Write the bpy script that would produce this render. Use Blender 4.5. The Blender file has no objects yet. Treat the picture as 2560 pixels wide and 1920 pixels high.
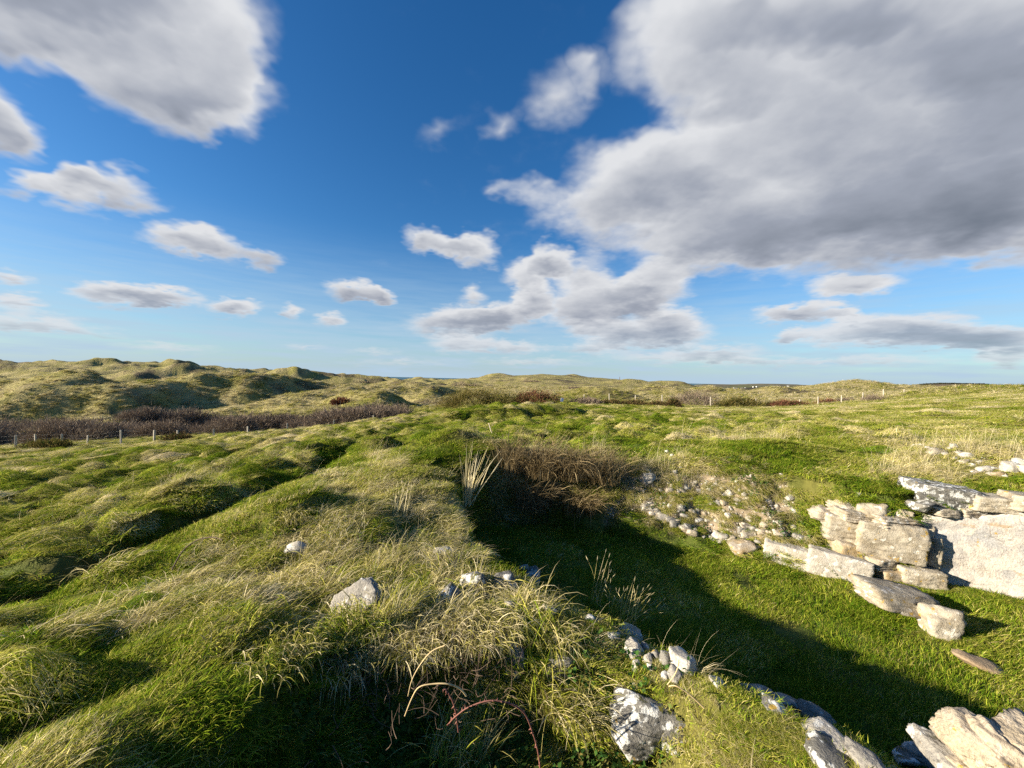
import bpy, bmesh, math, random
import numpy as np
from mathutils import Vector, Matrix, Euler, noise as mnoise

random.seed(7)
RNG = np.random.default_rng(11)
R = math.radians
S = bpy.context.scene
COL = S.collection

# ------------------------------------------------------------------ camera
# coordinates: the eye is the origin, x right, y into the view, z up (metres)
FPX = 960.0                                   # focal length in pixels of the 2560 px wide photograph
PITCH, ROLL = R(-0.69), R(1.26)
cam_d = bpy.data.cameras.new('camera')
cam_d.sensor_width = 36.0
cam_d.lens = 36.0 * FPX / 2560.0
cam_d.clip_start = 0.05
cam_d.clip_end = 200000.0
cam = bpy.data.objects.new('camera', cam_d)
COL.objects.link(cam)
CAM_M = Matrix.Rotation(R(90) + PITCH, 4, 'X') @ Matrix.Rotation(ROLL, 4, 'Z')
cam.matrix_world = CAM_M
S.camera = cam
CR = np.array(CAM_M.to_3x3())


def ray(px, py):
    """world direction of a photograph pixel, scaled so that its y (depth) is 1"""
    d = CR @ np.array([(px - 1280.0) / FPX, (960.0 - py) / FPX, -1.0])
    return d / d[1]


def at(px, py, depth):
    return ray(px, py) * depth


# ------------------------------------------------------------------ light
SUN_EL, SUN_BACK = R(17.5), R(13.0)            # low sun on the left, a little behind the viewer
to_sun = Vector((-math.cos(SUN_BACK) * math.cos(SUN_EL), -math.sin(SUN_BACK) * math.cos(SUN_EL), math.sin(SUN_EL)))
sun_d = bpy.data.lights.new('sun', 'SUN')
sun_d.energy = 5.0
sun_d.angle = R(0.53)
sun_d.color = (1.0, 0.88, 0.69)
sun = bpy.data.objects.new('sun', sun_d)
COL.objects.link(sun)
sun.rotation_euler = to_sun.to_track_quat('Z', 'Y').to_euler()
sun.location = to_sun * 50

S.view_settings.view_transform = 'Standard'
S.view_settings.look = 'None'
S.view_settings.exposure = 1.50
S.view_settings.gamma = 1.0
S.view_settings.use_curve_mapping = False
S.cycles.max_bounces = 4
S.cycles.diffuse_bounces = 2
S.cycles.glossy_bounces = 2
S.cycles.transmission_bounces = 3
S.cycles.transparent_max_bounces = 6
S.cycles.caustics_reflective = False
S.cycles.caustics_refractive = False
S.cycles.use_adaptive_sampling = True
S.cycles.adaptive_threshold = 0.018
S.cycles.use_denoising = False

# clouds: centre x, y, half width, half height (photograph pixels), tilt, thickness
CLOUDS = [
    # large cloud, upper left
    (150, 10, 330, 150, 10, 1.0), (430, 120, 230, 170, 18, 1.0), (560, 250, 140, 100, 8, .85), (300, -120, 420, 180, 0, 1.0),
    (420, 255, 190, 85, 17, .9), (110, 120, 170, 75, 25, .9), (600, 60, 110, 160, -10, .55),
    (30, 335, 85, 72, 20, .9), (-50, 290, 100, 90, 0, .9),
    (75, 462, 75, 36, 5, .75), (175, 495, 90, 42, 25, .8), (275, 468, 135, 50, 12, 1.0), (190, 430, 65, 38, 10, .7),
    (450, 590, 105, 46, 8, 1.0), (545, 615, 100, 40, 15, .9), (660, 645, 60, 32, 5, .8),
    (310, 734, 120, 30, 3, 1.0), (430, 744, 90, 22, 4, .7), (588, 766, 68, 24, 0, .95), (727, 773, 30, 20, 0, .6), (825, 800, 42, 20, 0, .7),
    (878, 724, 70, 26, 0, .8), (950, 736, 42, 20, 8, .8),
    (1058, 592, 52, 42, 0, .85), (1118, 612, 78, 32, 10, .75), (1180, 625, 70, 46, 15, 1.0),
    (1332, 682, 80, 38, -8, 1.0), (1372, 652, 50, 44, -10, 1.0), (1450, 672, 80, 46, 0, .6),
    (1100, 330, 80, 40, -20, .26), (1385, 245, 100, 90, -35, .50), (1470, 175, 55, 60, -20, .42), (1258, 322, 48, 42, 0, .36),
    (1310, 480, 80, 36, 5, .36), (1390, 525, 75, 60, 0, .45), (1235, 470, 40, 26, 0, .24),
    # low bank in the middle
    (1140, 802, 125, 34, -4, .85), (1262, 792, 100, 36, -8, .9), (1332, 744, 46, 46, -10, .9), (1180, 740, 42, 22, 0, .5),
    (1160, 858, 95, 24, 0, .7), (1290, 868, 85, 20, 0, .55),
    (1560, 832, 135, 32, 0, .8), (1500, 745, 130, 58, 0, .85), (1625, 722, 110, 52, -15, .95), (1440, 790, 90, 40, 0, .6),
    (1672, 797, 80, 28, 0, .85), (1690, 838, 95, 30, -5, .85), (1790, 882, 130, 20, 0, .6), (1640, 895, 160, 16, 0, .45),
    # large cloud, upper right
    (1740, 130, 215, 175, 0, 1.0), (1600, 440, 200, 115, -15, .85), (1800, 480, 300, 170, 0, 1.1), (2110, 560, 360, 135, -8, 1.25),
    (1760, 610, 220, 85, -4, 1.0), (2320, 420, 360, 220, 0, 1.3), (2520, 520, 220, 130, -10, 1.25), (2000, 250, 360, 200, 0, .9),
    (2260, 60, 420, 170, 0, .9), (2560, 200, 260, 260, 0, 1.1), (1900, 10, 330, 130, 0, .9), (1500, 560, 90, 80, 0, .7),
    # right, low
    (2125, 716, 112, 28, -4, .9), (1985, 783, 115, 24, -6, .9), (2112, 786, 50, 20, 0, .6), (1970, 842, 60, 14, -10, .5),
    (2110, 836, 150, 30, -3, .75), (2300, 824, 220, 40, 4, .95), (2470, 848, 150, 34, 0, .8), (2520, 895, 80, 22, 0, .6),
    # left, low
    (25, 695, 70, 18, 10, .5), (55, 760, 75, 20, 0, .7), (70, 806, 160, 22, 4, .6), (220, 832, 150, 14, 4, .35),
    (760, 868, 70, 9, 0, .3), (930, 878, 80, 8, 0, .3), (1330, 905, 170, 12, 0, .4), (1000, 905, 150, 10, 0, .3), (1900, 905, 200, 13, 0, .45), (2200, 900, 220, 14, 0, .4), (420, 870, 160, 12, 3, .35), (1480, 870, 120, 16, 0, .5),
    # the same kind of sky goes on to either side
    (-700, 300, 420, 160, 5, 1.0), (-500, 700, 350, 60, 0, .9), (3200, 500, 420, 200, 0, 1.1), (3400, 820, 420, 60, 0, .9), (1000, -900, 500, 260, 20, .9),
]
w = bpy.data.worlds.new('World')
S.world = w
w.use_nodes = True
w.cycles.sampling_method = 'NONE'
NT = w.node_tree
NT.nodes.clear()


def nn(tree, t, **kw):
    n = tree.nodes.new(t)
    for k, v in kw.items():
        setattr(n, k, v)
    return n


def vm(op, a, b=None, c=None, tree=NT):
    n = nn(tree, 'ShaderNodeVectorMath', operation=op)
    for i, x in enumerate((a, b, c)):
        if x is None:
            continue
        if isinstance(x, (tuple, list, np.ndarray)):
            n.inputs[i].default_value = tuple(float(q) for q in x)
        elif isinstance(x, (int, float)):
            n.inputs[i].default_value = (x, x, x)
        else:
            tree.links.new(x, n.inputs[i])
    return n.outputs['Value'] if op in ('DOT_PRODUCT', 'LENGTH', 'DISTANCE') else n.outputs[0]


def ma(op, a, b=None, c=None, clamp=False, tree=NT):
    n = nn(tree, 'ShaderNodeMath', operation=op)
    n.use_clamp = clamp
    for i, x in enumerate((a, b, c)):
        if x is None:
            continue
        if isinstance(x, (int, float)):
            n.inputs[i].default_value = x
        else:
            tree.links.new(x, n.inputs[i])
    return n.outputs[0]


def mrange(v, a, b, c=0.0, d=1.0, interp='SMOOTHSTEP', tree=NT):
    n = nn(tree, 'ShaderNodeMapRange', interpolation_type=interp)
    tree.links.new(v, n.inputs[0])
    for i, x in zip((1, 2, 3, 4), (a, b, c, d)):
        n.inputs[i].default_value = x
    return n.outputs[0]


def mixc(f, a, b, mode='MIX', tree=NT):
    n = nn(tree, 'ShaderNodeMix', data_type='RGBA', blend_type=mode)
    for s, x in ((n.inputs[0], f), (n.inputs[6], a), (n.inputs[7], b)):
        if isinstance(x, (int, float)):
            s.default_value = x
        elif isinstance(x, (tuple, list)):
            s.default_value = tuple(x) + ((1.0,) if len(x) == 3 else ())
        else:
            tree.links.new(x, s)
    return n.outputs[2]


def build_world():
    tc = nn(NT, 'ShaderNodeTexCoord')
    D = tc.outputs['Generated']
    sx = nn(NT, 'ShaderNodeSeparateXYZ')
    NT.links.new(D, sx.inputs[0])
    zc = ma('MAXIMUM', sx.outputs[2], 0.0)
    inv = ma('DIVIDE', 1.0, ma('ADD', zc, 0.20))
    sc = nn(NT, 'ShaderNodeVectorMath', operation='SCALE')
    NT.links.new(D, sc.inputs[0])
    NT.links.new(inv, sc.inputs['Scale'])
    P = vm('MULTIPLY', sc.outputs[0], (1, 1, 1.3))

    def noise(vec, scale, det, rough, dist=0.0):
        n = nn(NT, 'ShaderNodeTexNoise')
        NT.links.new(vec, n.inputs['Vector'])
        n.inputs['Scale'].default_value = scale
        n.inputs['Detail'].default_value = det
        n.inputs['Roughness'].default_value = rough
        n.inputs['Distortion'].default_value = dist
        return n
    # billowing outline: bend the direction before the cloud shapes are looked up
    wn = noise(P, 5.5, 3.0, 0.62)
    warp = vm('SUBTRACT', wn.outputs['Color'], 0.5)
    # the bend is smaller near the horizon, where the clouds are far off
    wz = ma('ADD', ma('MULTIPLY', zc, 0.17), 0.034)
    W1 = nn(NT, 'ShaderNodeVectorMath', operation='SCALE')
    NT.links.new(warp, W1.inputs[0]); NT.links.new(wz, W1.inputs['Scale'])
    DW = vm('ADD', D, W1.outputs[0])
    detail = noise(P, 9.0, 5.0, 0.56)
    dn = ma('SUBTRACT', detail.outputs['Fac'], 0.5)
    soft = noise(P, 1.9, 3.0, 0.55)
    sn = ma('SUBTRACT', soft.outputs['Fac'], 0.5)
    sky = nn(NT, 'ShaderNodeTexSky', sky_type='NISHITA')
    sky.sun_disc = False
    sky.sun_elevation = SUN_EL
    sky.sun_rotation = math.atan2(to_sun.x, to_sun.y)
    sky.altitude = 60
    sky.air_density = 1.0
    sky.dust_density = 0.6
    sky.ozone_density = 2.2
    hs = nn(NT, 'ShaderNodeHueSaturation')
    hs.inputs['Saturation'].default_value = 1.32
    NT.links.new(sky.outputs[0], hs.inputs['Color'])
    skys = mixc(1.0, hs.outputs[0], (0.040, 0.052, 0.062), 'MULTIPLY')
    # thin milky layer low over the sea, streaked
    streak = noise(vm('MULTIPLY', D, (3, 3, 34)), 1.9, 3.0, 0.62)
    veil = mrange(streak.outputs['Fac'], 0.3, 0.7, 0.5, 1.0, 'LINEAR')
    low = ma('MULTIPLY', mrange(zc, 0.0, 0.35, 1.0, 0.0), veil)
    low = ma('MAXIMUM', low, mrange(zc, 0.0, 0.07, 0.97, 0.0))
    skys = mixc(low, skys, (0.178, 0.236, 0.292))

    rt, up, fw = CR[:, 0], CR[:, 1], -CR[:, 2]
    blobs = []
    for cx, cy, rx, ry, tilt, wt in CLOUDS:
        if cy > 690:
            wt, ry = wt * 1.3, ry * 1.12
        xc, yc = (cx - 1280) / FPX, (960 - cy) / FPX
        cd = fw + xc * rt + yc * up
        k = np.linalg.norm(cd)
        cd = cd / k
        t = R(-tilt)
        # image-plane half axes carried onto the sphere of directions
        e1 = (math.cos(t) * rt + math.sin(t) * up) * rx / FPX / k
        e2 = (-math.sin(t) * rt + math.cos(t) * up) * ry / FPX / k
        e1 -= cd * e1.dot(cd)
        e2 -= cd * e2.dot(cd)
        u, s_, vt = np.linalg.svd(np.stack([e1, e2], 1), full_matrices=False)
        f1, f2 = u[:, 0], u[:, 1]
        f3 = np.cross(f1, f2)
        M = Matrix([[f1[i], f2[i], f3[i]] for i in range(3)])
        blobs.append(dict(c=cd, e=M.to_euler(), s=(s_[0] * 1.22, s_[1] * 1.22, 0.5), wt=wt, M=np.array(M), ry=max(abs(e2[2]), s_[1] * .6)))

    def sector(sel):
        acc = None
        for b in sel:
            g = nn(NT, 'ShaderNodeTexGradient', gradient_type='SPHERICAL')
            g.texture_mapping.vector_type = 'TEXTURE'
            g.texture_mapping.translation = b['c']
            g.texture_mapping.rotation = b['e']
            g.texture_mapping.scale = b['s']
            NT.links.new(DW, g.inputs[0])
            k = b['wt'] * 1.45
            n = nn(NT, 'ShaderNodeVectorMath', operation='MULTIPLY_ADD' if acc is not None else 'MULTIPLY')
            NT.links.new(g.outputs['Fac'], n.inputs[0])
            n.inputs[1].default_value = (k, k / b['ry'] * .1, k * b['c'][2] / b['ry'] * .1)
            if acc is not None:
                NT.links.new(acc, n.inputs[2])
            acc = n.outputs[0]
        sp = nn(NT, 'ShaderNodeSeparateXYZ')
        NT.links.new(acc, sp.inputs[0])
        F, G, H = sp.outputs
        Lt = ma('MULTIPLY', ma('SUBTRACT', ma('MULTIPLY', G, sx.outputs[2]), H), 10.0)
        Fc = ma('MINIMUM', F, 1.5)
        dens = ma('MULTIPLY_ADD', dn, 0.42, ma('MULTIPLY_ADD', sn, 0.45, Fc))
        alpha = mrange(dens, 0.04, 0.92)
        # shade: lit towards the top, grey where thick and below
        lit = ma('DIVIDE', Lt, ma('ADD', F, 0.12))
        sh = ma('MULTIPLY_ADD', lit, 0.36, 0.91)
        sh = ma('MULTIPLY_ADD', mrange(F, 0.4, 3.0, 0, 1), -0.62, sh)
        sh = ma('ADD', sh, mrange(F, 0.15, 0.95, 0.22, 0.0))
        sh = ma('MULTIPLY_ADD', dn, 0.30, sh)
        sh = ma('MULTIPLY_ADD', sn, 0.65, sh, clamp=True)
        ccol = nn(NT, 'ShaderNodeValToRGB')
        NT.links.new(sh, ccol.inputs[0])
        e = ccol.color_ramp.elements
        e[0].position, e[0].color = 0.0, (0.058, 0.069, 0.089, 1)
        e[1].position, e[1].color = 1.0, (0.285, 0.290, 0.300, 1)
        m = ccol.color_ramp.elements.new(0.5)
        m.color = (0.134, 0.146, 0.174, 1)
        # far clouds sink into the milky layer
        cc = mixc(mrange(zc, 0.0, 0.18, 0.38, 0.0), ccol.outputs[0], skys)
        bg = nn(NT, 'ShaderNodeBackground')
        NT.links.new(mixc(alpha, skys, cc), bg.inputs[0])
        bg.inputs[1].default_value = 0.94
        return bg.outputs[0]

    # the shapes are looked up only in the slice of sky they reach, to keep the sky cheap
    az = ma('ARCTAN2', sx.outputs[0], sx.outputs[1])
    azs = [-math.pi] + [math.atan((p - 1280) / FPX) for p in (-250, 330, 820, 1240, 1560, 1960, 2330, 2900)] + [math.pi]
    rng = np.random.default_rng(3)
    shaders = []
    for a0, a1 in zip(azs[:-1], azs[1:]):
        A = rng.uniform(a0, a1, 4000)
        E = np.arcsin(rng.uniform(-0.02, 1.0, 4000))
        d = np.stack([np.sin(A) * np.cos(E), np.cos(A) * np.cos(E), np.sin(E)], 1)
        sel = []
        for b in blobs:
            q = ((d - b['c']) @ b['M'])
            pad = 0.03 + 0.09 * max(b['c'][2], 0)
            q = np.sqrt((q[:, 0] / (b['s'][0] + pad)) ** 2 + (q[:, 1] / (b['s'][1] + pad)) ** 2 + (q[:, 2] / .5) ** 2)
            if q.min() < 1.0:
                sel.append(b)
        shaders.append(sector(sel))

    def mixs(f, a, b):
        n = nn(NT, 'ShaderNodeMixShader')
        NT.links.new(f, n.inputs[0])
        NT.links.new(a, n.inputs[1])
        NT.links.new(b, n.inputs[2])
        return n.outputs[0]

    def tree(lo, hi):
        if hi - lo == 1:
            return shaders[lo]
        mid = (lo + hi) // 2
        return mixs(ma('GREATER_THAN', az, azs[mid]), tree(lo, mid), tree(mid, hi))
    top = tree(0, len(shaders))
    ground = nn(NT, 'ShaderNodeBackground')
    NT.links.new(skys, ground.inputs[0])
    allsky = mixs(ma('GREATER_THAN', sx.outputs[2], -0.03), ground.outputs[0], top)
    out = nn(NT, 'ShaderNodeOutputWorld')
    NT.links.new(allsky, out.inputs[0])


build_world()


# ------------------------------------------------------------------ noise on arrays
_perm = np.random.default_rng(5).permutation(512).astype(np.int64)
_gang = np.random.default_rng(6).uniform(0, 2 * np.pi, 512)
_gx, _gy = np.cos(_gang), np.sin(_gang)


def perlin(x, y, seed=0):
    xi, yi = np.floor(x).astype(np.int64), np.floor(y).astype(np.int64)
    xf, yf = x - xi, y - yi
    u, v = xf * xf * xf * (xf * (xf * 6 - 15) + 10), yf * yf * yf * (yf * (yf * 6 - 15) + 10)

    def g(ix, iy, fx, fy):
        h = _perm[(_perm[(ix + seed * 37) & 511] + iy + seed * 101) & 511]
        return _gx[h] * fx + _gy[h] * fy
    a, b = g(xi, yi, xf, yf), g(xi + 1, yi, xf - 1, yf)
    c, d = g(xi, yi + 1, xf, yf - 1), g(xi + 1, yi + 1, xf - 1, yf - 1)
    return ((a + u * (b - a)) + v * ((c + u * (d - c)) - (a + u * (b - a)))) * 1.41


def fbm(x, y, octs=4, seed=0, gain=0.5, lac=2.03):
    t, a, f = 0.0, 1.0, 1.0
    for i in range(octs):
        t = t + a * perlin(x * f + 13.7 * i, y * f - 7.1 * i, seed + i)
        a *= gain
        f *= lac
    return t


def sstep(a, b, x):
    t = np.clip((x - a) / (b - a), 0, 1)
    return t * t * (3 - 2 * t)


# ------------------------------------------------------------------ the lie of the land
CTRL = [  # photograph pixel and depth in metres of points on the ground
    (0, 1900, 1.75), (300, 1700, 2.2), (0, 1700, 2.2), (500, 1550, 2.75), (650, 1400, 3.9), (300, 1500, 3.2), (760, 1270, 4.9), (900, 1350, 4.25),
    (1000, 1180, 6.5), (1100, 1150, 7.5), (1150, 1108, 8.8), (1250, 1560, 2.7), (1000, 1600, 2.55), (1400, 1530, 3.0), (1230, 1440, 3.6), (1560, 1610, 2.57),
    (2040, 1810, 1.94), (800, 1500, 3.05), (1100, 1300, 5.0),
    (0, 1400, 4.8), (150, 1300, 6.8), (300, 1200, 11), (0, 1200, 11), (600, 1180, 11), (800, 1130, 12.5), (200, 1135, 22), (450, 1112, 24), (700, 1085, 26), (900, 1065, 28),
    (39, 1122, 30), (155, 1114, 30), (303, 1113, 30), (444, 1099, 32), (100, 1105, 42), (400, 1085, 48), (700, 1072, 52), (900, 1057, 55),
    (1000, 1120, 11), (1050, 1070, 20), (1200, 1100, 11), (1300, 1070, 17), (1300, 1052, 22), (1350, 1028, 28), (1100, 1032, 32), (1200, 1018, 40),
    (1600, 1100, 12), (1600, 1050, 22), (1600, 1022, 36), (1525, 1008, 50), (1800, 1100, 11), (1900, 1050, 20), (1900, 1022, 38), (2046, 1014, 50), (2209, 995, 52), (2300, 985, 54),
    (2100, 1080, 11), (2300, 1050, 14), (2300, 1000, 30), (2350, 970, 48), (2450, 967, 45), (2560, 968, 42), (2560, 1030, 15), (2560, 1080, 9.5), (2450, 980, 75), (2560, 985, 75),
    (2200, 1200, 6.65), (2400, 1150, 7.6), (2560, 1150, 7.0), (2560, 1222, 6.1), (1900, 1130, 8.6), (1750, 1115, 9.3), (1600, 1165, 8.2), (1400, 1150, 8.3), (1250, 1125, 9.0),
    # dunes
    (330, 1045, 72), (100, 1050, 72), (550, 1045, 72), (100, 1000, 112), (400, 990, 125), (700, 1012, 92), (850, 1000, 85), (1000, 1010, 75), (1200, 990, 90), (1500, 1000, 68), (1750, 994, 88), (2000, 990, 95), (2150, 990, 115),
    (0, 960, 190), (250, 950, 200), (500, 955, 190), (700, 965, 170), (900, 965, 200), (100, 925, 270), (350, 922, 270),
    (0, 901, 360), (140, 902, 360), (300, 905, 350), (450, 907, 350), (560, 922, 340), (620, 934, 320), (800, 945, 300), (960, 945, 380), (1050, 947.5, 430), (1160, 947.5, 430),
    (1100, 968, 220), (1100, 980, 150), (1260, 940, 480), (1350, 938, 490), (1440, 943, 480), (1520, 948, 480), (1600, 957, 480), (1700, 964, 450), (1730, 970, 430), (1300, 965, 260), (1500, 968, 250), (1620, 978, 220), (1400, 985, 130),
    (1800, 984, 170), (1900, 982, 190), (2000, 978, 190), (2100, 978, 230), (2250, 972, 230), (2350, 972, 230), (2500, 978, 230),
]
_c = np.array([at(*q) for q in CTRL])
_c = np.vstack([_c, np.array([
    (0, 0, -1.62), (-1.3, .8, -1.35), (1.4, .6, -1.55), (0, -1.5, -1.6), (0, -6, -1.6), (-6, -3, -1.9), (7, -3, -1.6), (-16, -10, -3), (16, -10, -1.2), (12, 0.5, -1.3), (20, 5, -.6), (-4, 0.5, -1.8), (-9, 1.5, -2.6),
    (-25, 5, -4.5), (30, 12, .3), (60, -40, 0), (-60, -40, -4), (0, -80, -2), (-80, 20, -7), (90, 30, 0), (-120, 40, -6),
    (-900, 500, -10), (-600, 800, -38), (-200, 950, -45), (150, 950, -45), (450, 900, -48), (-20, 720, -22), (-250, 650, -14), (250, 620, -16), (330, 500, -14), (450, 450, -16), (800, 300, -14), (300, 300, -6), (420, 300, -5), (700, 0, -2), (-700, 0, -6), (0, -700, -2),
    (0, 2500, -60), (-1800, 1800, -60), (1800, 1800, -60), (2500, 0, -30), (-2500, 0, -40), (0, -2500, -20)])])


def _uv(x, y):
    r = np.hypot(x, y) + 0.35
    return np.arctan2(x, y) * 1.3, np.log(r) * 1.15


def _tps_k(du, dv):
    q = du * du + dv * dv
    return q * np.log(q + 1e-9)


_cu, _cv = _uv(_c[:, 0], _c[:, 1])
_n = len(_c)
_K = np.zeros((_n + 3, _n + 3))
_K[:_n, :_n] = _tps_k(_cu[:, None] - _cu[None], _cv[:, None] - _cv[None]) + np.eye(_n) * 2e-3
_K[:_n, _n:] = np.stack([np.ones(_n), _cu, _cv], 1)
_K[_n:, :_n] = _K[:_n, _n:].T
_sol = np.linalg.solve(_K, np.concatenate([_c[:, 2], np.zeros(3)]))


def base_h(x, y):
    x, y = np.asarray(x, float), np.asarray(y, float)
    u, v = _uv(x, y)
    sh = u.shape
    u, v = u.ravel(), v.ravel()
    out = _sol[_n] + _sol[_n + 1] * u + _sol[_n + 2] * v
    for i in range(_n):
        out += _sol[i] * _tps_k(u - _cu[i], v - _cv[i])
    return out.reshape(sh)


# ruin pit: outline of its floor, and how wide the bank above each side is
PIT = [(2.0, 1.0, .35), (1.93, 1.9, .28), (1.0, 2.87, .28), (.62, 3.28, .28), (.15, 3.9, .35), (-.05, 4.5, .5), (-.5, 5.7, .5), (-.8, 7.0, .5), (-.4, 7.6, .6), (.4, 7.75, .8), (1.2, 7.7, 1.0),
       (2.0, 7.4, 1.25), (3.0, 6.95, 1.55), (4.0, 6.55, 1.7), (4.9, 6.2, 1.4), (5.5, 6.1, .6), (6.1, 6.0, .12), (8.3, 5.78, .12), (13, 5.4, .3), (13, 1.0, .5)]
PIT_Z = -3.0


def seg_d(x, y, ax, ay, bx, by):
    dx, dy = bx - ax, by - ay
    t = np.clip(((x - ax) * dx + (y - ay) * dy) / (dx * dx + dy * dy), 0, 1)
    return np.hypot(x - ax - t * dx, y - ay - t * dy), t


def pit_blend(x, y):
    """0 on the pit floor, 1 on the ground around it"""
    inside = np.zeros(x.shape, bool)
    dmin = np.full(x.shape, 1e9)
    ws, wt = np.zeros(x.shape), np.zeros(x.shape)
    for i in range(len(PIT)):
        ax, ay, wa = PIT[i]
        bx, by, wb = PIT[(i + 1) % len(PIT)]
        d, t = seg_d(x, y, ax, ay, bx, by)
        ww = 1.0 / (d + 0.02) ** 4
        ws += ww * (wa + (wb - wa) * t)
        wt += ww
        dmin = np.minimum(dmin, d)
        c = ((ay > y) != (by > y)) & (x < (bx - ax) * (y - ay) / (by - ay + 1e-12) + ax)
        inside ^= c
    wd = ws / wt
    d = np.where(inside, 0, dmin)
    return np.clip(d / wd, 0, 1), wd, inside, dmin


HILLS = [  # crest pixel, depth, height added, half widths left / right / in depth
    (345, 964, 92, 5.0, 30, 15, 13), (130, 948, 138, 4.5, 24, 26, 12), (230, 950, 150, 3.0, 14, 16, 10), (60, 990, 108, 2.2, 14, 20, 8), (625, 953, 142, 4.6, 24, 15, 14), (560, 960, 150, 3.0, 20, 12, 12),
    (815, 986, 96, 2.6, 32, 13, 9), (722, 918, 245, 2.2, 15, 19, 13), (740, 930, 245, 4.0, 34, 34, 18), (895, 931, 300, 3.2, 20, 18, 12), (850, 935, 300, 2.5, 16, 14, 12), (460, 903, 350, 3.2, 14, 14, 12), (270, 902, 350, 1.8, 22, 22, 14),
    (330, 945, 210, 4.0, 20, 22, 12), (470, 935, 230, 4.2, 22, 22, 14), (520, 925, 280, 3.4, 20, 18, 14), (850, 972, 150, 2.6, 8, 8, 7), (790, 970, 160, 2.4, 12, 7, 7), (955, 990, 82, 2.0, 9, 5, 5), (1050, 985, 105, 1.8, 12, 8, 7),
    (2150, 958, 168, 2.6, 22, 24, 16), (2100, 966, 160, 1.2, 26, 30, 14), (2240, 962, 185, 1.4, 26, 26, 14), (1650, 974, 105, 2.0, 9, 9, 7), (1765, 972, 120, 2.2, 10, 9, 8), (1480, 978, 75, 1.6, 8, 7, 5), (1545, 984, 75, 1.0, 6, 6, 5), (1850, 977, 140, 1.8, 10, 10, 8), (1940, 977, 150, 1.8, 12, 14, 8),
    (1590, 962, 300, 3.0, 24, 30, 14), (1330, 960, 330, 2.0, 30, 30, 15), (1180, 965, 260, 2.2, 26, 22, 12), (1700, 962, 420, 4.0, 30, 26, 18), (40, 925, 270, 3.5, 22, 24, 14), (180, 930, 250, 3.2, 18, 24, 12), (640, 935, 260, 2.6, 18, 12, 12),
    (1000, 962, 230, 1.5, 16, 16, 9), (1240, 937, 490, 3.0, 26, 24, 16), (1440, 938, 490, 3.0, 22, 24, 16), (1360, 935, 500, 1.8, 18, 22, 16),
]
_hl = []
for px, py, dep, H, wl, wr, wy in HILLS:
    p = at(px, py, dep)
    _hl.append((p[0], p[1], H, wl, wr, wy))
DITCH = [(-6.2, 0.6), (-5.1, 2.4), (-4.62, 3.6), (-4.1, 6.7), (-4.25, 10.0), (-4.4, 13.3), (-4.9, 17)]


def ditch_d(x, y):
    best, side = np.full(x.shape, 1e9), np.zeros(x.shape)
    for (ax, ay), (bx, by) in zip(DITCH[:-1], DITCH[1:]):
        d, t = seg_d(x, y, ax, ay, bx, by)
        s = (bx - ax) * (y - ay) - (by - ay) * (x - ax)
        m = d < best
        best, side = np.where(m, d, best), np.where(m, s, side)
    return best * np.sign(side)          # positive to the left of the ditch


def masks(x, y):
    r = np.hypot(x, y)
    th = np.arctan2(x, y)
    return r, th


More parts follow.
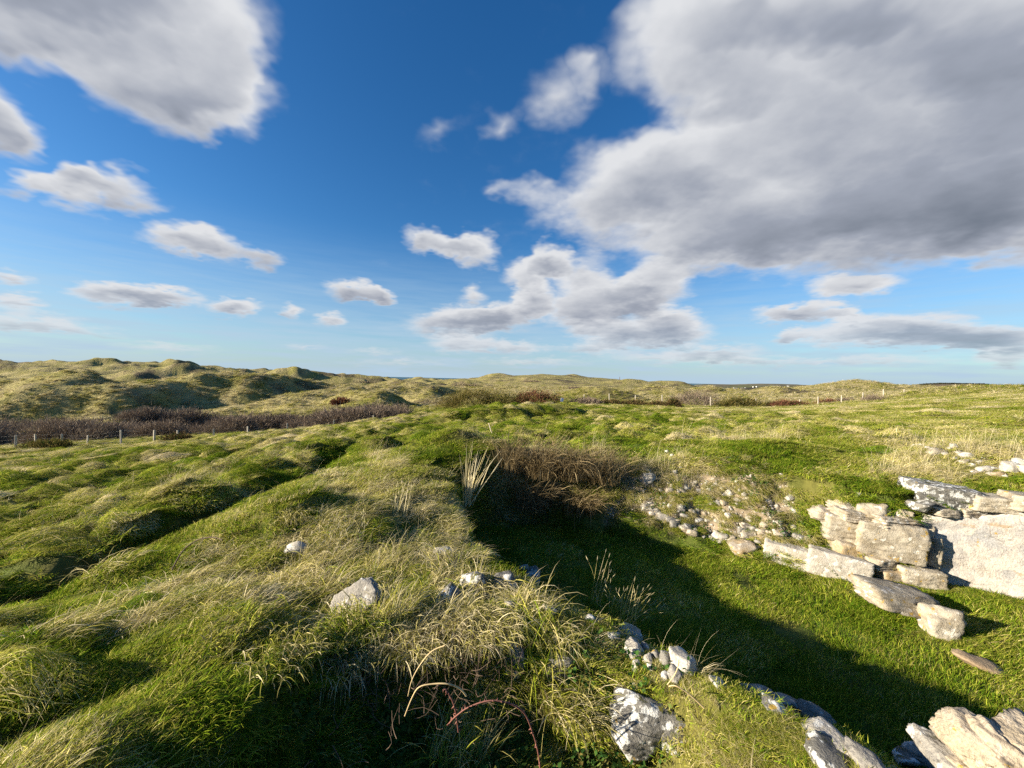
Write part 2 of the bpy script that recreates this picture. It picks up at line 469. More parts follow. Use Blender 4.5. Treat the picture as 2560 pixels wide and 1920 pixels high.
def height(x, y):
    x, y = np.asarray(x, float), np.asarray(y, float)
    r, th = masks(x, y)
    z = base_h(x, y)
    # far dunes: separate hills, crested on the right (their lee side), over rough ground
    far = sstep(48, 90, r)
    m = r > 40
    if m.any():
        xm, ym = x[m], y[m]
        zz = np.zeros(xm.shape)
        wx = 6.0 * fbm(xm / 26, ym / 26, 3, 21)
        wy = 6.0 * fbm(xm / 26, ym / 26, 3, 31)
        for cx, cy, H, wl, wr, wy_ in _hl:
            dx, dy = xm - cx + wx * .6, ym - cy + wy * .6
            q = np.sqrt((dx / np.where(dx < 0, wl, wr * .72)) ** 2 + (dy / np.where(dy < 0, wy_, wy_ * 1.6)) ** 2)
            zz += 1.5 * H * np.exp(-1.2 * q ** 1.8)
        m1 = perlin((xm + wx) / 44, (ym + wy) / 30, 41)
        n1 = perlin((xm + wx) / 44 - .42 * m1, (ym + wy) / 30, 41) * 1.3 + .25 * perlin(xm / 19, ym / 14, 43)
        m2 = perlin((xm + wx * .5) / 17, (ym + wy * .5) / 13, 51)
        n2 = perlin((xm + wx * .5) / 17 - .4 * m2, (ym + wy * .5) / 13, 51) * 1.3
        m3 = perlin(xm / 8, ym / 6, 61)
        n3 = perlin(xm / 8 - .4 * m3, ym / 6, 61) + .4 * perlin(xm / 3.6, ym / 3, 62)
        n4 = fbm(xm / 2.4, ym / 2.4, 2, 71)
        left = sstep(.15, -.35, th[m])
        amp = (0.16 + .84 * left) * (1 - sstep(600, 900, r[m]))
        zz += (amp * (3.3 * (n1 - .1) + 2.0 * n2) - 1.3 * left + 0.55 * n3 * (.4 + .6 * left) + 0.07 * n4) * far[m]
        z[m] += zz * np.maximum(far[m], 0)
    near = 1 - sstep(60, 110, r)
    mm = r < 110
    xm, ym, rm = x[mm], y[mm], r[mm]
    zn = z[mm]
    dd = ditch_d(xm, ym)
    dl = sstep(-.1, .5, dd)                                  # left of the ditch
    dfade = sstep(20, 14, ym) * sstep(0, 1.5, ym)
    # ditch along the old bank
    wob = .12 * perlin(xm * 1.1, ym * .7, 5)
    da = dd + wob
    zn -= dfade * (0.46 * np.exp(-(np.where(da > 0, da / .20, da / .30)) ** 2) - 0.14 * np.exp(-((da - .75) / .5) ** 2))
    # hummocks of matted grass
    w1, w2 = .5 * perlin(xm * .8, ym * .8, 8), .5 * perlin(xm * .8, ym * .8, 9)
    hx, hy = xm * .94 + ym * .34, -xm * .34 + ym * .94       # along the wind, across it
    b0 = perlin(hx / .85 + w1, hy / .85 + w2, 14)
    b1 = perlin(hx / .85 + w1 - .5 * b0, hy / .85 + w2, 14)
    b2 = perlin(hx / .42 + w1 - .35 * b1, hy / .62 + w2, 15)
    b3 = perlin(hx / 2.6, hy / 3.1, 16)
    hum = .27 * np.maximum(b1 + .15, -.35) + .12 * b2 + .16 * b3
    pb, wd, ins, dm = pit_blend(xm, ym)
    mid = sstep(9, 12, ym) * sstep(-6, -2, xm) * sstep(9, 4, xm - ym * .35)
    k = np.clip(.16 + .40 * sstep(-.9, -1.8, xm) * sstep(3.4, 2.6, ym) + .95 * dl * sstep(2.2, 3.4, rm) + .75 * mid, 0, 1.15) * (1 - .55 * sstep(.35, .7, np.arctan2(xm, ym)) * sstep(8, 12, rm))
    k *= .35 + .65 * sstep(0, .5, dm)
    k *= near[mm] * (1 - .5 * sstep(9, 26, rm))
    zn += k * hum
    zn += (.03 * b2 + .05 * b1 * sstep(1.5, 3, rm)) * (1 - .6 * sstep(3, 8, xm))
    # bank in the middle field, its face towards the viewer
    t = (xm + 5.0) / 10.0
    yb = 23.0 + 2.6 * t + .5 * perlin(xm * .5, ym * .1, 18)
    on = sstep(-.1, .15, t) * sstep(1.05, .8, t)
    zn += on * .5 * sstep(-.25, .35, ym - yb) * (1 - sstep(1.5, 8, ym - yb))
    zn -= on * .22 * np.exp(-((ym - yb + .7) / .8) ** 2)
    # mounds near the pit
    for cx, cy, H, wl, wr, wy_ in ((-1.25, 8.7, .34, .9, .45, .5), (-.35, 8.5, .16, .6, .5, .4), (-2.55, 4.75, .26, .7, .32, .5), (-1.75, 4.55, .14, .6, .3, .4), (-3.3, 9.4, .35, .9, .5, .7), (-5.3, 7.6, .22, .7, .4, .6), (-5.0, 9.6, .25, .7, .4, .7), (-2.9, 13.6, .45, .9, .6, .7), (2.2, 9.1, .18, 1.2, .9, .5), (6.0, 8.6, .25, 1.5, 1.2, .7), (8.5, 7.6, .25, 1.2, 1.2, .6)):
        dx, dy = xm - cx, ym - cy
        zn += H * np.exp(-((dx / np.where(dx < 0, wl, wr)) ** 2 + (dy / wy_) ** 2) * 1.2)
    # hollow in front of the feet, and the lip on its left
    dx, dy = xm + .15, ym - 1.72
    wv = .16 * perlin(xm * 2.1, ym * 2.1, 19)
    q = np.sqrt((dx / np.where(dx < 0, 1.15, 1.5)) ** 2 + (dy / np.where(dy > 0, .80, .9)) ** 2) + wv
    zn -= .40 * sstep(1.08, .6, q)
    lipd, lt = seg_d(xm, ym, -2.3, .75, -1.28, 2.05)
    s = (xm + 2.3) * (2.05 - .75) - (ym - .75) * (-1.28 + 2.3)
    zn += (.30 - .14 * lt) * np.exp(-(lipd / np.where(s > 0, .22, .75)) ** 2)
    # the pit
    floor = PIT_Z + .05 * b1 + .03 * b2 + .10 * sstep(3.5, 7, ym) * sstep(3, 0, xm)
    pn = np.clip(pb + .10 * perlin(xm * 2.3, ym * 2.3, 23) * np.minimum(pb * 6, 1) * (1 - pb) * 2, 0, 1)
    shape = np.where(wd > .9, pn ** .8 * (1 - .25 * np.sin(pn * np.pi * 2) * .35), pn * pn * (3 - 2 * pn))
    rough = sstep(.9, 1.4, wd) * np.clip(pb * 4, 0, 1) * np.clip((1 - pb) * 4, 0, 1)
    zn = floor + (zn - floor) * np.clip(shape, 0, 1) + rough * (.16 * perlin(xm * 2.3, ym * 2.0, 24) + .09 * np.abs(perlin(xm * 6, ym * 6, 25)))
    z[mm] = zn
    return z


# polar sheet: fine where the picture looks, coarse behind
th_f = np.linspace(-R(66), R(66), 841)
th_b = np.linspace(R(66), R(294), 70)[1:-1]
TH = np.concatenate([th_f, th_b])
RR = np.concatenate([np.exp(np.linspace(math.log(.9), math.log(12.5), 380, endpoint=False)), np.exp(np.linspace(math.log(12.5), math.log(3000), 330))])
GX = RR[:, None] * np.sin(TH)[None]
GY = RR[:, None] * np.cos(TH)[None]
GZ = height(GX, GY)


def hgt(x, y):
    return float(height(np.array([x]), np.array([y]))[0])


def ground(px, py, lo=1.0, hi=400.0):
    """where the sight line through a photograph pixel first meets the ground"""
    d = ray(px, py)
    t = np.exp(np.linspace(math.log(lo), math.log(hi), 1600))
    g = height(d[0] * t, d[1] * t) - d[2] * t
    i = int(np.argmax(g > 0)) if (g > 0).any() else len(t) - 1
    if i > 0:
        f = g[i - 1] / (g[i - 1] - g[i]) if g[i] != g[i - 1] else 0
        tt = t[i - 1] + (t[i] - t[i - 1]) * min(max(f, 0), 1)
    else:
        tt = t[0]
    return d * tt


def zone(x, y, z):
    """grass: dry (0 green, 1 straw), lush value, cover, soil; the same on the sheet and on what grows from it"""
    r, th = masks(x, y)
    n1 = fbm(x / 1.7, y / 2.3, 4, 81) * .5 + .5
    n2 = fbm(x / 6.5, y / 8.5, 3, 85) * .5 + .5
    n3 = fbm(x / .45, y / .6, 3, 88) * .5 + .5
    dry = .19 + .40 * (n1 - .5) * 1.7 + .25 * (n2 - .5) + .35 * (n3 - .5)
    pb, wd, ins, dm = pit_blend(x, y)
    nearm = r < 60
    dd = ditch_d(x, y)
    left = sstep(-.1, .5, dd) * (y > 0)
    # crests of hummocks are dry, hollows green
    w1, w2 = .5 * perlin(x * .8, y * .8, 8), .5 * perlin(x * .8, y * .8, 9)
    hx, hy = x * .94 + y * .34, -x * .34 + y * .94
    b0 = perlin(hx / .85 + w1, hy / .85 + w2, 14)
    b1 = perlin(hx / .85 + w1 - .5 * b0, hy / .85 + w2, 14)
    dry += np.where(nearm, (.02 + .45 * b1) * left * sstep(3, 5, r), 0)
    dry += .14 * sstep(.15, .6, th) * sstep(8, 12, r) + .11 * sstep(14, 34, r) * (1 - .6 * left) + .10 * sstep(10, 30, r) * left
    # dry growth round the pit and on the banks
    rim = np.exp(-((dm - .9) / .7) ** 2) * (~ins) * np.maximum(sstep(-.1, -.6, x), sstep(5.5, 6.5, y))
    dry += .22 * rim * (n1 + .2) + .35 * np.exp(-((x - .7) / 1.3) ** 2 - ((y - 8.4) / .8) ** 2)
    dry += .30 * np.exp(-((x + 1.6) / 1.2) ** 2 - ((y - 4.0) / .8) ** 2) + .30 * np.exp(-((x + .6) / .9) ** 2 - ((y - 2.75) / .35) ** 2)
    dry = np.where(ins | (pb < .12), .13 + .35 * (n1 - .5) + .35 * (n3 - .5) + .35 * sstep(.55, .75, n2), dry)
    scree = sstep(1.08, 1.35, wd) * sstep(.05, .2, pb) * sstep(1.0, .8, pb) * (x > 1.2)
    scree = scree * sstep(-.02, .24, scree * .55 + (n3 - .5) * 1.1 + (n1 - .5) * .7)
    far = sstep(55, 95, r)
    dry = dry * (1 - far) + far * (.74 + .5 * (n2 - .5) + .25 * (n1 - .5))
    return np.clip(dry, 0, 1), n1, n2, n3, scree, far


GREEN, OLIVE, STRAW = np.array([.11, .165, .022]), np.array([.235, .22, .050]), np.array([.40, .33, .165])


def grass_col(dry):
    d = np.clip(dry, 0, 1)[..., None]
    return np.where(d < .5, GREEN + (OLIVE - GREEN) * d * 2, OLIVE + (STRAW - OLIVE) * (d - .5) * 2)


def to_mesh(name, verts, faces):
    me = bpy.data.meshes.new(name)
    verts = np.asarray(verts, np.float32)
    faces = np.asarray(faces, np.int32)
    k = faces.shape[1]
    me.vertices.add(len(verts)); me.vertices.foreach_set('co', verts.ravel())
    me.loops.add(faces.size); me.loops.foreach_set('vertex_index', faces.ravel())
    me.polygons.add(len(faces)); me.polygons.foreach_set('loop_start', np.arange(0, faces.size, k, dtype=np.int32))
    try:
        me.polygons.foreach_set('loop_total', np.full(len(faces), k, np.int32))
    except Exception:
        pass
    me.update(calc_edges=True)
    me.validate()
    return me


def add(name, me, mat=None, parent=None, smooth=False, kind=None, label=None, cat=None, group=None):
    o = bpy.data.objects.new(name, me)
    COL.objects.link(o)
    if mat is not None and me is not None and not me.materials:
        me.materials.append(mat)
    if smooth and me is not None:
        me.polygons.foreach_set('use_smooth', np.ones(len(me.polygons), bool))
    if parent is not None:
        o.parent = parent
    tag(o, label, cat, group, kind)
    return o


def tag(o, label=None, cat=None, group=None, kind=None):
    for k, v in (('label', label), ('category', cat), ('group', group), ('kind', kind)):
        if v:
            o[k] = v
    return o


def new_mat(name):
    m = bpy.data.materials.new(name)
    m.use_nodes = True
    t = m.node_tree
    t.nodes.clear()
    out = t.nodes.new('ShaderNodeOutputMaterial')
    return m, t, out


def mat_ground():
    m, t, out = new_mat('turf_and_soil')
    N = lambda ty, **k: nn(t, ty, **k)
    at_ = N('ShaderNodeAttribute', attribute_name='col')
    geo = N('ShaderNodeNewGeometry')
    n1 = N('ShaderNodeTexNoise'); n1.inputs['Scale'].default_value = 9.0; n1.inputs['Detail'].default_value = 6; n1.inputs['Roughness'].default_value = .65
    t.links.new(geo.outputs['Position'], n1.inputs['Vector'])
    n2 = N('ShaderNodeTexNoise'); n2.inputs['Scale'].default_value = .9; n2.inputs['Detail'].default_value = 7; n2.inputs['Roughness'].default_value = .62
    t.links.new(geo.outputs['Position'], n2.inputs['Vector'])
    f = mrange(n1.outputs['Fac'], .25, .75, .62, 1.38, 'LINEAR', tree=t)
    f2 = mrange(n2.outputs['Fac'], .25, .75, .7, 1.3, 'LINEAR', tree=t)
    sc = N('ShaderNodeVectorMath', operation='SCALE')
    t.links.new(at_.outputs['Color'], sc.inputs[0])
    t.links.new(ma('MULTIPLY', f, f2, tree=t), sc.inputs['Scale'])
    bs = N('ShaderNodeBsdfPrincipled')
    bs.inputs['Roughness'].default_value = .95
    bs.inputs['Specular IOR Level'].default_value = .1
    t.links.new(sc.outputs[0], bs.inputs['Base Color'])
    b1 = N('ShaderNodeBump'); b1.inputs['Strength'].default_value = .7; b1.inputs['Distance'].default_value = .05
    t.links.new(n1.outputs['Fac'], b1.inputs['Height'])
    b2 = N('ShaderNodeBump'); b2.inputs['Strength'].default_value = .9; b2.inputs['Distance'].default_value = .8
    t.links.new(n2.outputs['Fac'], b2.inputs['Height'])
    t.links.new(b1.outputs[0], b2.inputs['Normal'])
    # the broad relief is only for the far dunes; it is stored per vertex
    fa = N('ShaderNodeAttribute', attribute_name='far')
    t.links.new(ma('MULTIPLY', fa.outputs['Fac'], .9, tree=t), b2.inputs['Strength'])
    t.links.new(b2.outputs[0], bs.inputs['Normal'])
    t.links.new(bs.outputs[0], out.inputs[0])
    return m


def build_ground():
    nr, nt = GX.shape
    V = np.stack([GX, GY, GZ], -1).reshape(-1, 3)
    i = np.arange(nr - 1)[:, None] * nt
    j = np.arange(nt)[None]
    j2 = (j + 1) % nt
    F = np.stack([i + j, i + nt + j, i + nt + j2, i + j2], -1).reshape(-1, 4)
    me = to_mesh('ground', V, F)
    # close the middle under the feet
    dry, n1, n2, n3, scree, far = zone(GX, GY, GZ)
    c = grass_col(dry) * .62
    soil = np.array([.245, .195, .135])
    bare = np.array([.075, .062, .032])
    c = c * .75 + bare * .25
    # heath patches and greener hollows among the dunes
    hp = sstep(.60, .74, fbm(GX / 30, GY / 11, 4, 95) * .5 + .5)
    farc = grass_col(dry) * .80
    farc = farc * (1 - hp[..., None] * .75) + np.array([.075, .055, .042]) * hp[..., None] * .75
    c = c * (1 - far[..., None]) + farc * far[..., None]
    c = c * (1 - scree[..., None]) + (soil * (.75 + .5 * n3[..., None])) * scree[..., None]
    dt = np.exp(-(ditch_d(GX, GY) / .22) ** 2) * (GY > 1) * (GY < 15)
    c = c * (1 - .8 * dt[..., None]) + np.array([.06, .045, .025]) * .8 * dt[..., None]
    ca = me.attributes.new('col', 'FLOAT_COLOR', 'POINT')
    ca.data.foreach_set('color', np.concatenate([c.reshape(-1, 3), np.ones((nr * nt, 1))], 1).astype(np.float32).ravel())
    fa = me.attributes.new('far', 'FLOAT', 'POINT')
    fa.data.foreach_set('value', far.astype(np.float32).ravel())
    return add('ground', me, mat_ground(), smooth=True, kind='structure')


GROUND = build_ground()


def mat_simple(name, col, rough=.8, spec=.3):
    m, t, out = new_mat(name)
    bs = nn(t, 'ShaderNodeBsdfPrincipled')
    bs.inputs['Base Color'].default_value = tuple(col) + (1,)
    bs.inputs['Roughness'].default_value = rough
    bs.inputs['Specular IOR Level'].default_value = spec
    n = nn(t, 'ShaderNodeTexNoise')
    n.inputs['Scale'].default_value = 14
    n.inputs['Detail'].default_value = 5
    tc = nn(t, 'ShaderNodeTexCoord')
    t.links.new(tc.outputs['Object'], n.inputs['Vector'])
    f = mrange(n.outputs['Fac'], .25, .75, .7, 1.25, 'LINEAR', tree=t)
    sc = nn(t, 'ShaderNodeVectorMath', operation='SCALE')
    sc.inputs[0].default_value = col
    t.links.new(f, sc.inputs['Scale'])
    t.links.new(sc.outputs[0], bs.inputs['Base Color'])
    t.links.new(bs.outputs[0], out.inputs[0])
    return m


# ------------------------------------------------------------------ grass
def blades(rng, n, rad, length, width, comb, rise, droop, nseg=3, lvar=.35, stalk=False):
    """ribbons: roots in a disc, combed towards +x by `comb`, leaving the ground at `rise`, bending down by `droop`"""
    a, q = rng.uniform(0, 2 * np.pi, n), np.sqrt(rng.uniform(0, 1, n)) * rad
    root = np.stack([np.cos(a) * q, np.sin(a) * q, np.full(n, -.012)], 1)
    azr = np.where(rng.random(n) < comb, rng.normal(0, .45, n), rng.uniform(-np.pi, np.pi, n))
    L = length * (1 + lvar * rng.uniform(-1, 1, n))
    el = np.clip(rise + rng.normal(0, .22, n), .1, 1.5)
    dr = droop * rng.uniform(.5, 1.4, n)
    pts = [root]
    az = azr.copy()
    bend = rng.normal(0, .25, n)
    for k in range(nseg):
        d = np.stack([np.cos(az) * np.cos(el), np.sin(az) * np.cos(el), np.sin(el)], 1)
        pts.append(pts[-1] + d * (L / nseg)[:, None])
        el = el - dr / nseg
        az = az + bend / nseg
    tw = rng.uniform(-.9, .9, n)
    side = np.stack([-np.sin(azr) * np.cos(tw), np.cos(azr) * np.cos(tw), np.sin(tw)], 1)
    W = width * rng.uniform(.6, 1.3, n)
    V, T, RN = [], [], []
    rn = rng.random(n)
    prof = np.linspace(1, .55, nseg) if not stalk else np.linspace(1, .8, nseg)
    for k in range(nseg):
        V += [pts[k] - side * (W * prof[k] * .5)[:, None], pts[k] + side * (W * prof[k] * .5)[:, None]]
        T += [np.full(n, k / nseg)] * 2
    V.append(pts[nseg]); T.append(np.ones(n))
    m = 2 * nseg + 1
    V = np.stack(V, 1).reshape(-1, 3)
    T = np.stack(T, 1).ravel()
    RN = np.repeat(rn, m)
    b = np.arange(n)[:, None] * m
    F = []
    for k in range(nseg - 1):
        F += [b + np.array([[2 * k, 2 * k + 1, 2 * k + 3]]), b + np.array([[2 * k, 2 * k + 3, 2 * k + 2]])]
    F.append(b + np.array([[2 * nseg - 2, 2 * nseg - 1, 2 * nseg]]))
    return V, np.concatenate(F, 0), T, RN, pts


def leaves(rng, n, rad, h, size):
    """small broad leaves in a low cushion"""
    a, q = rng.uniform(0, 2 * np.pi, n), np.sqrt(rng.uniform(0, 1, n)) * rad
    c = np.stack([np.cos(a) * q, np.sin(a) * q, rng.uniform(0, 1, n) * h * np.sqrt(np.clip(1 - (q / rad) ** 2, .05, 1))], 1)
    az, el = rng.uniform(0, 2 * np.pi, n), rng.uniform(-.2, .9, n)
    d = np.stack([np.cos(az) * np.cos(el), np.sin(az) * np.cos(el), np.sin(el)], 1)
    s = np.stack([-np.sin(az), np.cos(az), rng.uniform(-.5, .5, n)], 1)
    sz = size * rng.uniform(.6, 1.4, n)[:, None]
    V = np.stack([c, c + d * sz * .5 + s * sz * .32, c + d * sz, c + d * sz * .5 - s * sz * .32], 1).reshape(-1, 3)
    b = np.arange(n)[:, None] * 4
    F = np.concatenate([b + np.array([[0, 1, 2]]), b + np.array([[0, 2, 3]])], 0)
    T = np.tile([0, .5, 1, .5], n)
    return V, F, T, np.repeat(rng.random(n), 4)


def joinm(parts):
    off, V, F, T, Q = 0, [], [], [], []
    for p in parts:
        V.append(p[0]); F.append(p[1] + off); T.append(p[2]); Q.append(p[3])
        off += len(p[0])
    return np.concatenate(V), np.concatenate(F), np.concatenate(T), np.concatenate(Q)


def blade_mesh(name, parts, mat):
    V, F, T, Q = joinm([p[:4] for p in parts])
    me = to_mesh(name, V, F)
    for nm, a in (('tip', T), ('rnd', Q)):
        at_ = me.attributes.new(nm, 'FLOAT', 'POINT')
        at_.data.foreach_set('value', a.astype(np.float32))
    me.materials.append(mat)
    return me


def mat_grass(name, ramp, trans=.38, inst=True, sheen=.25):
    m, t, out = new_mat(name)
    ty = 'INSTANCER' if inst else 'GEOMETRY'
    a_d = nn(t, 'ShaderNodeAttribute', attribute_name='dry', attribute_type=ty)
    a_v = nn(t, 'ShaderNodeAttribute', attribute_name='val', attribute_type=ty)
    a_t = nn(t, 'ShaderNodeAttribute', attribute_name='tip')
    a_r = nn(t, 'ShaderNodeAttribute', attribute_name='rnd')
    x = ma('MULTIPLY_ADD', ma('SUBTRACT', a_r.outputs['Fac'], .5, tree=t), .62, a_d.outputs['Fac'], tree=t)
    x = ma('MULTIPLY_ADD', a_t.outputs['Fac'], .14, x, clamp=True, tree=t)
    cr = nn(t, 'ShaderNodeValToRGB')
    t.links.new(x, cr.inputs[0])
    el = cr.color_ramp.elements
    el[0].position, el[0].color = ramp[0][0], tuple(ramp[0][1]) + (1,)
    el[1].position, el[1].color = ramp[-1][0], tuple(ramp[-1][1]) + (1,)
    for p, c in ramp[1:-1]:
        e = el.new(p)
        e.color = tuple(c) + (1,)
    sc = nn(t, 'ShaderNodeVectorMath', operation='SCALE')
    t.links.new(cr.outputs[0], sc.inputs[0])
    fr = nn(t, 'ShaderNodeMath', operation='FRACT')
    t.links.new(ma('MULTIPLY', a_r.outputs['Fac'], 17.3, tree=t), fr.inputs[0])
    t.links.new(ma('MULTIPLY', a_v.outputs['Fac'], ma('MULTIPLY_ADD', fr.outputs[0], .8, .6, tree=t), tree=t), sc.inputs['Scale'])
    df = nn(t, 'ShaderNodeBsdfDiffuse')
    tr = nn(t, 'ShaderNodeBsdfTranslucent')
    t.links.new(sc.outputs[0], df.inputs[0])
    t.links.new(sc.outputs[0], tr.inputs[0])
    m1 = nn(t, 'ShaderNodeMixShader'); m1.inputs[0].default_value = trans
    t.links.new(df.outputs[0], m1.inputs[1]); t.links.new(tr.outputs[0], m1.inputs[2])
    t.links.new(m1.outputs[0], out.inputs[0])
    return m


RAMP = [(0.0, (.075, .150, .010)), (.25, (.215, .290, .020)), (.5, (.375, .355, .058)), (.75, (.53, .455, .20)), (1.0, (.70, .61, .39))]
M_GRASS = mat_grass('grass_blades', RAMP)
M_HERB = mat_grass('herb_leaves', [(0, (.02, .055, .015)), (.5, (.045, .095, .02)), (1, (.12, .10, .03))], .2)
PROTO = bpy.data.collections.new('grass_sources')        # sources only; not linked to the scene


def proto(key, meshes):
    c = bpy.data.collections.new('grass_' + key)
    for i, me in enumerate(meshes):
        o = bpy.data.objects.new('%s_%02d' % (key, i), me)
        c.objects.link(o)
    return c, len(meshes)


g = np.random.default_rng(21)
P_TURF = proto('turf', [blade_mesh('turf_clump', [blades(g, 520, .19, .048, .0048, .45, .85, .9, 2)], M_GRASS) for _ in range(4)])
P_MAT = proto('matted', [blade_mesh('matted_clump', [blades(g, 330, .175, .078, .0048, .62, .5, .9, 3), blades(g, 170, .175, .045, .0046, .35, .8, .8, 2)], M_GRASS) for _ in range(5)])
P_TUS = proto('tussock', [blade_mesh('tussock_clump', [blades(g, 150, .10, .17, .0038, .6, .75, 1.9, 4), blades(g, 150, .14, .10, .0042, .6, .7, 1.2, 3)], M_GRASS) for _ in range(5)])


def mound(rng, n, rad, h, L):
    """a tussock: matted blades rooted over a small dome, combed across it and hanging over its lee side"""
    a, q = rng.uniform(0, 2 * np.pi, n), np.sqrt(rng.uniform(0, 1, n))
    V, F, T, Q, pts = blades(rng, n, 1.0, L, .0045, .68, .42, .6, 4, .5)
    m = len(V) // n
    V = V.reshape(n, m, 3)
    old = (V[:, 0] + V[:, 1]) / 2
    root = np.stack([np.cos(a) * q * rad, np.sin(a) * q * rad, np.zeros(n)], 1)
    V = V - old[:, None] + root[:, None]
    x, y = V[..., 0], V[..., 1]
    # follow the dome, steeper on the lee side
    ex = np.where(x > 0, x / (rad * .85), x / (rad * 1.5))
    dz = h * np.exp(-1.5 * (ex ** 2 + (y / rad) ** 2))
    V[..., 2] = V[..., 2] * .8 + dz
    return V.reshape(-1, 3), F, T, Q


P_MOUND = proto('mound', [blade_mesh('mound_clump', [mound(g, 700, .27, .17, .12), mound(g, 300, .30, .13, .07)], M_GRASS) for _ in range(5)])
P_STALK = proto('stalk', [blade_mesh('stalk_clump', [blades(g, 6, .06, .45, .0024, .7, 1.2, .9, 5, stalk=True), blades(g, 14, .06, .25, .004, .5, 1.0, 1.5, 3)], M_GRASS) for _ in range(4)])
P_HERB = proto('herb', [blade_mesh('herb_clump', [leaves(g, 34, .10, .09, .035)], M_HERB) for _ in range(3)])
P_MARR = proto('marram', [blade_mesh('marram_clump', [blades(g, 26, .16, .55, .026, .5, 1.05, 1.4, 3)], M_GRASS) for _ in range(4)])


def scatter(name, P, rot, scl, dry, val, col, label, cat, idxn):
    me = bpy.data.meshes.new(name)
    n = len(P)
    me.vertices.add(n)
    me.vertices.foreach_set('co', P.astype(np.float32).ravel())
    for nm, ty, arr in (('rot', 'FLOAT_VECTOR', rot), ('scl', 'FLOAT_VECTOR', scl)):
        a = me.attributes.new(nm, ty, 'POINT')
        a.data.foreach_set('vector', arr.astype(np.float32).ravel())
    for nm, arr in (('dry', dry), ('val', val)):
        a = me.attributes.new(nm, 'FLOAT', 'POINT')
        a.data.foreach_set('value', arr.astype(np.float32))
    a = me.attributes.new('pick', 'INT', 'POINT')
    a.data.foreach_set('value', RNG.integers(0, idxn, n).astype(np.int32))
    o = add(name, me, kind='stuff', label=label, cat=cat)
    gt = bpy.data.node_groups.new('plant_' + name, 'GeometryNodeTree')
    gt.interface.new_socket('Geometry', in_out='INPUT', socket_type='NodeSocketGeometry')
    gt.interface.new_socket('Geometry', in_out='OUTPUT', socket_type='NodeSocketGeometry')
    gi, go = gt.nodes.new('NodeGroupInput'), gt.nodes.new('NodeGroupOutput')
    ci = gt.nodes.new('GeometryNodeCollectionInfo')
    ci.inputs['Collection'].default_value = col
    ci.inputs['Separate Children'].default_value = True
    ci.inputs['Reset Children'].default_value = True
    ip = gt.nodes.new('GeometryNodeInstanceOnPoints')
    ip.inputs['Pick Instance'].default_value = True

    def na(nm, ty):
        q = gt.nodes.new('GeometryNodeInputNamedAttribute')
        q.data_type = ty
        q.inputs['Name'].default_value = nm
        return q.outputs['Attribute']
    gt.links.new(gi.outputs[0], ip.inputs['Points'])
    gt.links.new(ci.outputs[0], ip.inputs['Instance'])
    gt.links.new(na('pick', 'INT'), ip.inputs['Instance Index'])
    gt.links.new(na('rot', 'FLOAT_VECTOR'), ip.inputs['Rotation'])
    gt.links.new(na('scl', 'FLOAT_VECTOR'), ip.inputs['Scale'])
    gt.links.new(ip.outputs[0], go.inputs[0])
    md = o.modifiers.new('plant', 'NODES')
    md.node_group = gt
    return o


# cells of the sheet, their areas and slopes
_nf = len(th_f)
_P = np.stack([GX, GY, GZ], -1)[:, :_nf]
_e1 = _P[1:, :-1] - _P[:-1, :-1]
_e2 = _P[:-1, 1:] - _P[:-1, :-1]
_nrm = np.cross(_e2, _e1)
_area = np.linalg.norm(_nrm, axis=-1)
_nrm = _nrm / np.maximum(_area, 1e-9)[..., None]
_cr = np.hypot(_P[:-1, :-1, 0], _P[:-1, :-1, 1])
_cth = np.arctan2(_P[:-1, :-1, 0], _P[:-1, :-1, 1])


def sample(n, dens):
    wgt = (_area * dens).ravel()
    cs = np.cumsum(wgt)
    idx = np.searchsorted(cs, RNG.random(n) * cs[-1])
    i, j = np.unravel_index(np.minimum(idx, len(cs) - 1), _area.shape)
    u, v = RNG.random((2, n, 1))
    p = (_P[i, j] * (1 - u) + _P[i + 1, j] * u) * (1 - v) + (_P[i, j + 1] * (1 - u) + _P[i + 1, j + 1] * u) * v
    return p, _nrm[i, j]


def orient(p, nv, comb, jit, hang=1.2, upw=.45):
    up = nv * (1 - upw) + np.array([0, 0, upw])
    up /= np.linalg.norm(up, axis=1)[:, None]
    down = nv.copy(); down[:, 2] = 0
    ang = comb + jit * RNG.normal(0, 1, len(p)) + .7 * fbm(p[:, 0] / 1.6, p[:, 1] / 1.6, 2, 140)
    f = np.stack([np.cos(ang), np.sin(ang), 0 * ang], 1) + down * hang * 1.6
    f -= up * (f * up).sum(1)[:, None]
    f /= np.linalg.norm(f, axis=1)[:, None]
    sd = np.cross(up, f)
    M = np.stack([f, sd, up], -1)
    ry = -np.arcsin(np.clip(M[:, 2, 0], -1, 1))
    rx = np.arctan2(M[:, 2, 1], M[:, 2, 2])
    rz = np.arctan2(M[:, 1, 0], M[:, 0, 0])
    return np.stack([rx, ry, rz], 1)


